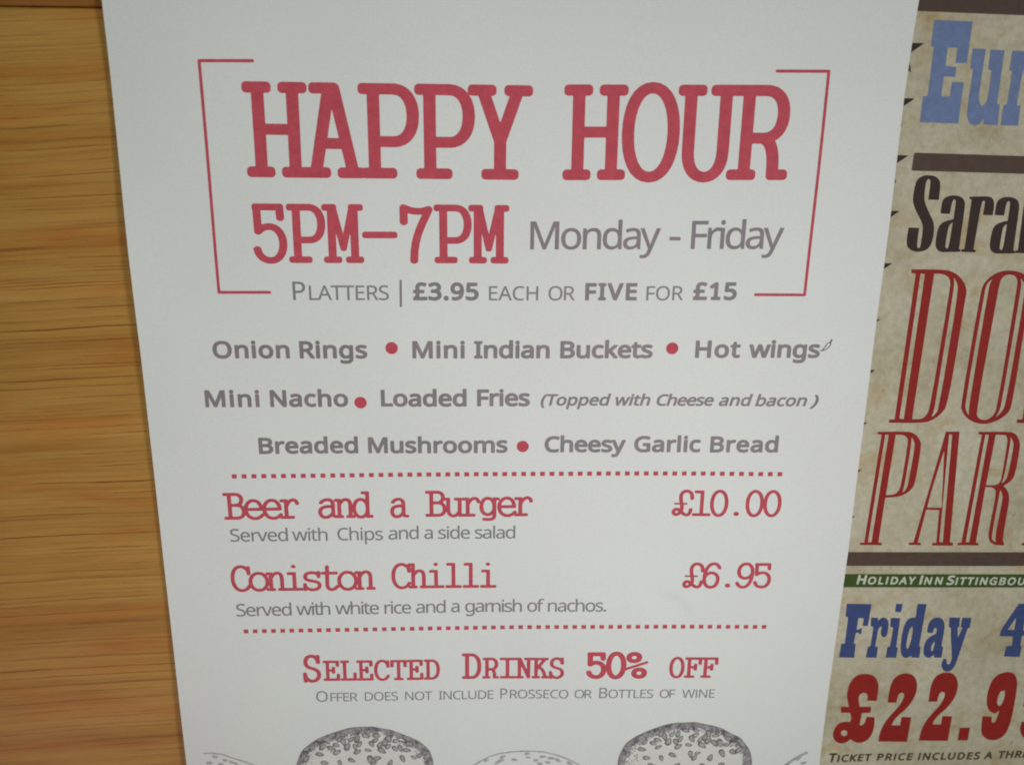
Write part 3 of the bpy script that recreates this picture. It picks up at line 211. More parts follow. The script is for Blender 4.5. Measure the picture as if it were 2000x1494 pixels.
MENU = [["HAPPY","head",33.93,-45.0,109.76,-45.14,24.25],["HOUR","head",118.04,-45.12,179.16,-44.57,24.58],["5PM-7PM","time",34.25,-67.77,103.83,-67.71,15.92],["Monday","lightgrey",109.64,-63.76,145.69,-63.56,7.62],["-","lightgrey",148.2,-63.55,151.28,-63.54,7.67],["Friday","lightgrey",154.25,-63.5,180.04,-63.3,7.74],["P","light",44.18,-78.12,47.64,-78.09,5.19],["LATTERS","light",48.63,-78.09,70.61,-77.99,4.1],["£3.95","boldcap",77.27,-78.08,95.49,-78.07,5.04],["EACH","light",98.35,-78.06,112.11,-78.02,4.02],["OR","light",114.98,-78.0,122.39,-77.97,4.03],["FIVE","boldcap",125.27,-77.97,139.91,-77.95,4.94],["FOR","light",142.57,-77.95,153.02,-77.9,4.04],["£15","boldcap",155.84,-77.87,168.26,-77.84,5.12],["Onion","bold",20.72,-95.0,42.2,-94.97,5.09],["Rings","bold",44.97,-94.95,64.07,-94.79,5.1],["Mini","bold",76.75,-94.76,91.56,-94.82,5.08],["Indian","bold",94.18,-94.84,115.74,-94.9,5.12],["Buckets","bold",118.72,-94.88,145.32,-94.79,5.16],["Hot","bold",157.63,-94.76,170.71,-94.76,5.2],["wings","bold",173.2,-94.76,193.89,-94.7,5.21],["Mini","bold",17.37,-109.42,32.76,-109.47,5.08],["Nacho","bold",35.72,-109.45,58.04,-109.31,5.12],["Loaded","bold",67.41,-109.15,92.02,-109.15,5.11],["Fries","bold",95.02,-109.09,110.33,-109.21,5.1],["(Topped","ital",113.46,-109.05,133.91,-109.12,3.51],["with","ital",135.26,-109.12,145.48,-109.15,3.52],["Cheese","ital",147.32,-109.21,164.2,-109.31,3.54],["and","ital",165.74,-109.38,175.66,-109.4,3.56],["bacon","ital",176.51,-109.48,191.8,-109.46,3.58],[")","ital",192.66,-109.46,195.24,-109.45,3.58],["Breaded","bold",31.5,-123.88,60.27,-123.75,5.1],["Mushrooms","bold",63.2,-123.69,103.98,-123.47,5.07],["Cheesy","bold",114.85,-123.48,138.88,-123.6,5.05],["Garlic","bold",141.39,-123.56,161.24,-123.67,5.06],["Bread","bold",164.13,-123.79,184.64,-123.95,5.08],["Beer","type",19.81,-144.8,42.12,-144.59,8.7],["and","type",47.58,-144.53,64.01,-144.48,8.56],["a","type",68.99,-144.42,74.74,-144.41,8.54],["Burger","type",79.54,-144.14,111.75,-143.81,8.53],["£10.00","price",153.81,-144.02,187.24,-144.54,8.43],["Coniston","type",19.99,-168.85,63.9,-168.48,8.69],["Chilli","type",68.78,-168.21,100.93,-167.87,8.48],["£6.95","price",158.56,-168.38,186.28,-168.64,8.6],["Served","light",21.0,-152.01,38.19,-151.89,4.16],["with","light",39.45,-151.84,50.02,-151.9,4.11],["Chips","light",52.97,-151.81,66.62,-151.83,4.09],["and","light",68.26,-151.69,77.38,-151.44,4.11],["a","light",79.08,-151.44,81.65,-151.43,4.12],["side","light",83.29,-151.42,92.86,-151.29,4.09],["salad","light",94.35,-151.24,106.56,-151.16,4.08],["Served","light",20.85,-177.44,37.76,-177.29,4.28],["with","light",39.24,-177.16,49.68,-177.04,4.29],["white","light",51.18,-176.88,64.68,-176.86,4.27],["rice","light",66.36,-176.77,74.57,-176.77,4.22],["and","light",76.07,-176.63,85.26,-176.61,4.2],["a","light",86.94,-176.42,89.56,-176.39,4.21],["garnish","light",91.3,-176.35,108.89,-176.19,4.21],["of","light",110.54,-176.11,115.75,-176.07,4.2],["nachos.","light",116.97,-176.06,135.16,-176.15,4.18],["S","type",40.02,-200.98,45.75,-200.95,9.61],["ELECTED","type2",46.42,-200.62,83.23,-200.38,7.33],["D","type",90.2,-200.32,96.34,-200.35,9.31],["RINKS","type2",96.59,-200.23,122.64,-200.23,7.64],["50%","typeb",129.67,-200.27,149.42,-200.42,9.7],["OFF","type2",156.24,-200.33,171.98,-200.69,7.57],["O","small",43.8,-208.2,47.44,-208.21,3.81],["FFER","small",48.27,-208.15,56.93,-208.1,3.12],["DOES","small",59.2,-207.96,69.78,-207.87,3.13],["NOT","small",72.05,-207.81,80.68,-207.84,3.12],["INCLUDE","small",82.72,-207.75,100.26,-207.72,3.13],["P","small",102.44,-207.75,104.69,-207.77,3.82],["ROSSECO","small",105.52,-207.65,124.28,-207.67,3.18],["OR","small",126.26,-207.63,131.83,-207.63,3.16],["B","small",134.17,-207.6,136.81,-207.61,3.87],["OTTLES","small",137.14,-207.59,151.65,-207.75,3.15],["OF","small",153.73,-207.77,158.74,-207.86,3.13],["W!NE","small",161.04,-207.88,171.72,-208.14,3.14]]
BRACKETS = [[[37.22,-15.73],[23.74,-15.9],[23.9,-76.08],[37.85,-75.98]],[[173.95,-16.59],[187.66,-16.49],[187.66,-76.25],[173.61,-76.25]]]
STROKE_BAR = [[73.92,-72.64],[73.83,-79.67]]
BULLETS = [[70.95,-91.72],[150.89,-91.9],[61.56,-107.99],[108.42,-121.54]]
BULLET_R = [1.82,1.82,1.83,1.83]
RULES = [[[23.77,-130.83],[26.63,-130.82],[29.49,-130.82],[32.35,-130.81],[35.22,-130.81],[38.09,-130.81],[40.96,-130.81],[43.83,-130.81],[46.71,-130.8],[49.59,-130.78],[52.48,-130.76],[55.31,-130.74],[58.14,-130.71],[60.97,-130.67],[63.81,-130.63],[66.65,-130.58],[69.5,-130.53],[72.34,-130.48],[75.18,-130.43],[77.98,-130.39],[80.78,-130.35],[83.58,-130.32],[86.38,-130.28],[89.17,-130.25],[91.97,-130.23],[94.77,-130.21],[97.58,-130.19],[100.38,-130.19],[103.19,-130.18],[106.0,-130.19],[108.81,-130.19],[111.61,-130.21],[114.41,-130.22],[117.22,-130.23],[120.03,-130.25],[122.84,-130.26],[125.65,-130.27],[128.47,-130.28],[131.29,-130.28],[134.1,-130.28],[136.93,-130.28],[139.77,-130.28],[142.61,-130.29],[145.45,-130.3],[148.3,-130.31],[151.15,-130.32],[154.0,-130.33],[156.86,-130.35],[159.72,-130.38],[162.59,-130.42],[165.46,-130.47],[168.37,-130.53],[171.29,-130.58],[174.22,-130.64],[177.14,-130.69],[180.07,-130.74],[182.99,-130.79],[185.92,-130.83]],[[23.33,-182.69],[26.15,-182.69],[28.96,-182.67],[31.78,-182.65],[34.61,-182.62],[37.44,-182.58],[40.28,-182.54],[43.11,-182.5],[45.95,-182.45],[48.79,-182.41],[51.67,-182.36],[54.56,-182.32],[57.44,-182.27],[60.32,-182.24],[63.2,-182.2],[66.09,-182.18],[68.97,-182.15],[71.86,-182.13],[74.74,-182.1],[77.56,-182.08],[80.37,-182.06],[83.19,-182.03],[86.01,-182.0],[88.83,-181.96],[91.66,-181.91],[94.48,-181.87],[97.31,-181.81],[100.13,-181.75],[102.96,-181.69],[105.78,-181.62],[108.61,-181.58],[111.43,-181.56],[114.24,-181.53],[117.06,-181.51],[119.88,-181.5],[122.7,-181.49],[125.53,-181.48],[128.35,-181.49],[131.18,-181.5],[134.01,-181.52],[136.85,-181.54],[139.69,-181.57],[142.54,-181.61],[145.4,-181.65],[148.25,-181.69],[151.13,-181.77],[153.99,-181.79],[156.85,-181.83],[159.72,-181.87],[162.59,-181.92],[165.47,-181.97],[168.33,-182.03],[171.2,-182.08],[174.08,-182.13],[176.95,-182.18],[179.82,-182.22],[182.7,-182.27],[185.58,-182.32]]]
CHILLI = [[[196.97,-89.33],[196.66,-89.97]],[[196.6,-90.08],[196.78,-90.4],[196.64,-91.04],[196.28,-91.54],[195.77,-91.97],[195.12,-92.36],[194.43,-92.51],[194.01,-92.44]],[[196.53,-90.08],[195.99,-90.26],[195.62,-90.61],[195.34,-91.26],[194.91,-91.76],[194.81,-92.12],[194.46,-92.44]]]
BUNS = [[[[35.42,-241.14],[35.6,-235.16],[36.22,-232.0],[36.83,-229.86],[38.25,-226.38],[40.83,-224.12],[43.39,-222.14],[47.16,-220.48],[50.92,-219.09],[54.66,-217.97],[58.36,-217.86],[61.58,-217.74],[64.51,-218.64],[66.98,-218.95],[69.42,-220.14],[72.12,-221.35],[75.56,-223.16],[76.78,-224.06],[79.23,-226.79],[79.95,-228.91],[80.53,-231.35],[80.71,-236.26],[80.36,-242.48]],[[38.2,-241.26],[38.15,-235.26],[38.32,-232.08],[38.96,-229.35],[40.3,-227.33],[42.97,-225.65],[45.29,-223.66],[48.82,-221.98],[51.8,-221.59],[54.8,-220.61],[58.29,-219.91],[61.24,-220.23],[63.98,-219.96],[66.91,-221.31],[70.12,-221.93],[72.04,-224.62],[74.99,-226.45],[77.69,-228.89],[77.9,-231.32],[77.94,-236.24],[77.44,-242.46]],[[44.96,-225.27,45.95,-224.35],[49.32,-224.64,50.49,-225.05],[47.78,-225.78,48.92,-226.32],[50.53,-222.31,51.2,-221.04],[51.72,-223.51,51.97,-224.94],[52.88,-225.31,53.46,-223.97],[54.23,-222.52,55.22,-221.58],[56.17,-222.4,56.64,-221.02],[58.98,-221.25,60.13,-221.76],[62.33,-221.13,63.54,-221.4],[62.02,-222.91,63.12,-222.17],[56.88,-224.33,57.56,-223.25],[55.35,-225.5,55.68,-226.77],[56.02,-227.3,57.24,-226.5],[60.73,-224.38,61.3,-225.68],[63.45,-224.71,64.11,-223.42],[65.05,-223.83,65.31,-222.36],[66.38,-222.5,66.76,-223.9],[68.72,-223.26,70.08,-223.12],[66.04,-225.33,67.03,-224.37],[64.0,-226.96,65.09,-227.92],[68.26,-226.25,69.03,-227.41],[70.01,-226.11,70.4,-227.53],[72.11,-226.88,73.35,-227.02],[73.04,-224.33,74.29,-224.34],[43.96,-228.04,45.29,-228.37],[49.44,-227.31,50.71,-226.65],[59.57,-226.76,60.67,-227.01],[54.03,-230.56,55.13,-231.22],[45.29,-231.35,46.64,-231.54],[50.2,-231.66,50.43,-232.97],[60.02,-230.38,60.07,-231.89],[62.4,-229.96,63.64,-229.71],[61.22,-231.76,62.14,-230.7],[66.6,-231.83,67.17,-230.46],[70.65,-230.2,71.15,-231.58],[74.29,-229.77,75.26,-230.46],[76.32,-228.88,77.46,-227.93],[39.31,-229.66,39.99,-228.4],[46.76,-234.39,47.91,-234.95],[55.23,-234.66,56.34,-233.93],[63.98,-235.46,64.56,-236.8],[70.29,-234.63,71.51,-234.24],[43.23,-235.46,44.13,-236.46],[59.64,-237.52,60.86,-237.81]]],[[[141.65,-243.53],[141.35,-237.25],[141.57,-233.92],[141.56,-231.04],[142.44,-228.28],[143.68,-225.25],[145.73,-223.44],[148.16,-221.66],[152.09,-219.77],[155.54,-218.34],[159.26,-217.39],[163.06,-217.48],[165.83,-217.25],[169.45,-218.23],[173.33,-219.22],[175.98,-220.48],[178.68,-222.33],[181.33,-223.45],[183.65,-226.65],[185.12,-228.78],[185.9,-231.82],[186.81,-237.91],[186.94,-244.05]],[[144.48,-243.54],[143.9,-237.25],[143.86,-233.92],[143.7,-230.74],[144.58,-227.99],[147.83,-224.97],[150.25,-222.89],[153.69,-221.29],[156.71,-221.04],[159.69,-220.06],[163.2,-219.55],[166.27,-219.92],[169.05,-219.7],[172.22,-221.27],[175.58,-221.95],[177.33,-224.68],[180.3,-226.55],[183.21,-229.03],[183.23,-232.35],[183.68,-237.82],[183.81,-243.97]],[[149.86,-224.66,150.75,-223.7],[154.12,-223.94,155.33,-224.34],[152.71,-225.13,153.9,-225.66],[155.08,-221.56,155.62,-220.27],[156.38,-222.77,156.79,-224.22],[157.72,-224.58,158.16,-223.23],[158.78,-221.76,159.66,-220.81],[160.69,-221.64,161.02,-220.25],[163.37,-220.5,164.56,-221.03],[166.68,-220.42,167.92,-220.7],[166.56,-222.2,167.58,-221.47],[161.6,-223.59,162.17,-222.5],[160.2,-224.77,160.66,-226.05],[161.06,-226.59,162.18,-225.78],[165.43,-223.66,166.14,-224.97],[168.17,-224.02,168.7,-222.74],[169.67,-223.16,169.78,-221.69],[170.86,-221.84,171.39,-223.25],[173.27,-222.64,174.62,-222.53],[170.82,-224.67,171.7,-223.73],[168.95,-226.28,170.14,-227.25],[173.12,-225.62,174.01,-226.79],[174.85,-225.51,175.39,-226.93],[177.03,-226.31,178.28,-226.47],[177.7,-223.78,178.94,-223.81],[149.16,-227.54,150.51,-227.83],[154.53,-226.66,155.71,-225.97],[164.53,-226.04,165.64,-226.3],[159.42,-229.89,160.58,-230.55],[150.83,-230.9,152.19,-231.05],[155.73,-231.08,156.1,-232.41],[165.35,-229.67,165.56,-231.19],[167.68,-229.26,168.88,-229.02],[166.69,-231.06,167.49,-230.0],[172.04,-231.16,172.47,-229.8],[175.91,-229.58,176.55,-230.96],[179.5,-229.21,180.53,-229.91],[181.43,-228.36,182.48,-227.43],[144.71,-229.36,145.26,-228.04],[152.61,-233.98,153.81,-234.51],[161.05,-234.03,162.07,-233.28],[169.81,-234.76,170.54,-236.1],[176.0,-233.97,177.18,-233.6],[149.22,-235.22,150.22,-236.22],[165.72,-236.85,166.97,-237.13]]]]
FAINT = [[[7.06,-226.48],[9.67,-226.45],[13.2,-227.12],[16.03,-228.57],[18.89,-229.63],[21.59,-230.89],[23.16,-231.93],[24.71,-233.36],[26.19,-235.79]],[[91.62,-235.37],[93.31,-233.56],[95.5,-231.98],[98.85,-229.83],[102.2,-228.7],[106.39,-228.1],[109.75,-227.92],[113.11,-227.95],[117.33,-228.43],[120.73,-229.49],[124.14,-230.96],[126.72,-232.41],[129.32,-234.08],[131.44,-236.37]],[[195.89,-238.14],[197.05,-235.74],[199.09,-233.56],[201.18,-231.99],[202.64,-231.02],[204.27,-230.15]]]
FAINT_SEEDS = [[13.52,-229.28,14.55,-229.53],[15.58,-230.13,16.51,-230.69],[8.39,-230.14,9.45,-230.16],[12.09,-230.82,13.14,-230.96],[16.85,-230.75,17.72,-231.42],[103.39,-229.94,104.44,-229.63],[107.27,-231.24,108.36,-231.38],[111.45,-228.92,112.54,-228.94],[111.81,-230.34,112.9,-230.48],[114.36,-231.61,115.46,-231.63],[116.53,-230.23,117.62,-230.25],[119.41,-230.89,120.51,-231.02],[121.63,-231.74,122.6,-232.42],[101.72,-232.12,102.66,-231.48],[98.02,-231.22,99.0,-230.69],[115.74,-233.06,116.83,-233.31],[118.27,-232.5,119.35,-232.75],[125.56,-233.02,126.57,-233.59],[102.89,-231.34,103.97,-231.14],[203.81,-234.07,204.82,-233.64],[201.89,-232.21,202.74,-231.48],[10.37,-227.83,11.4,-228.08]]
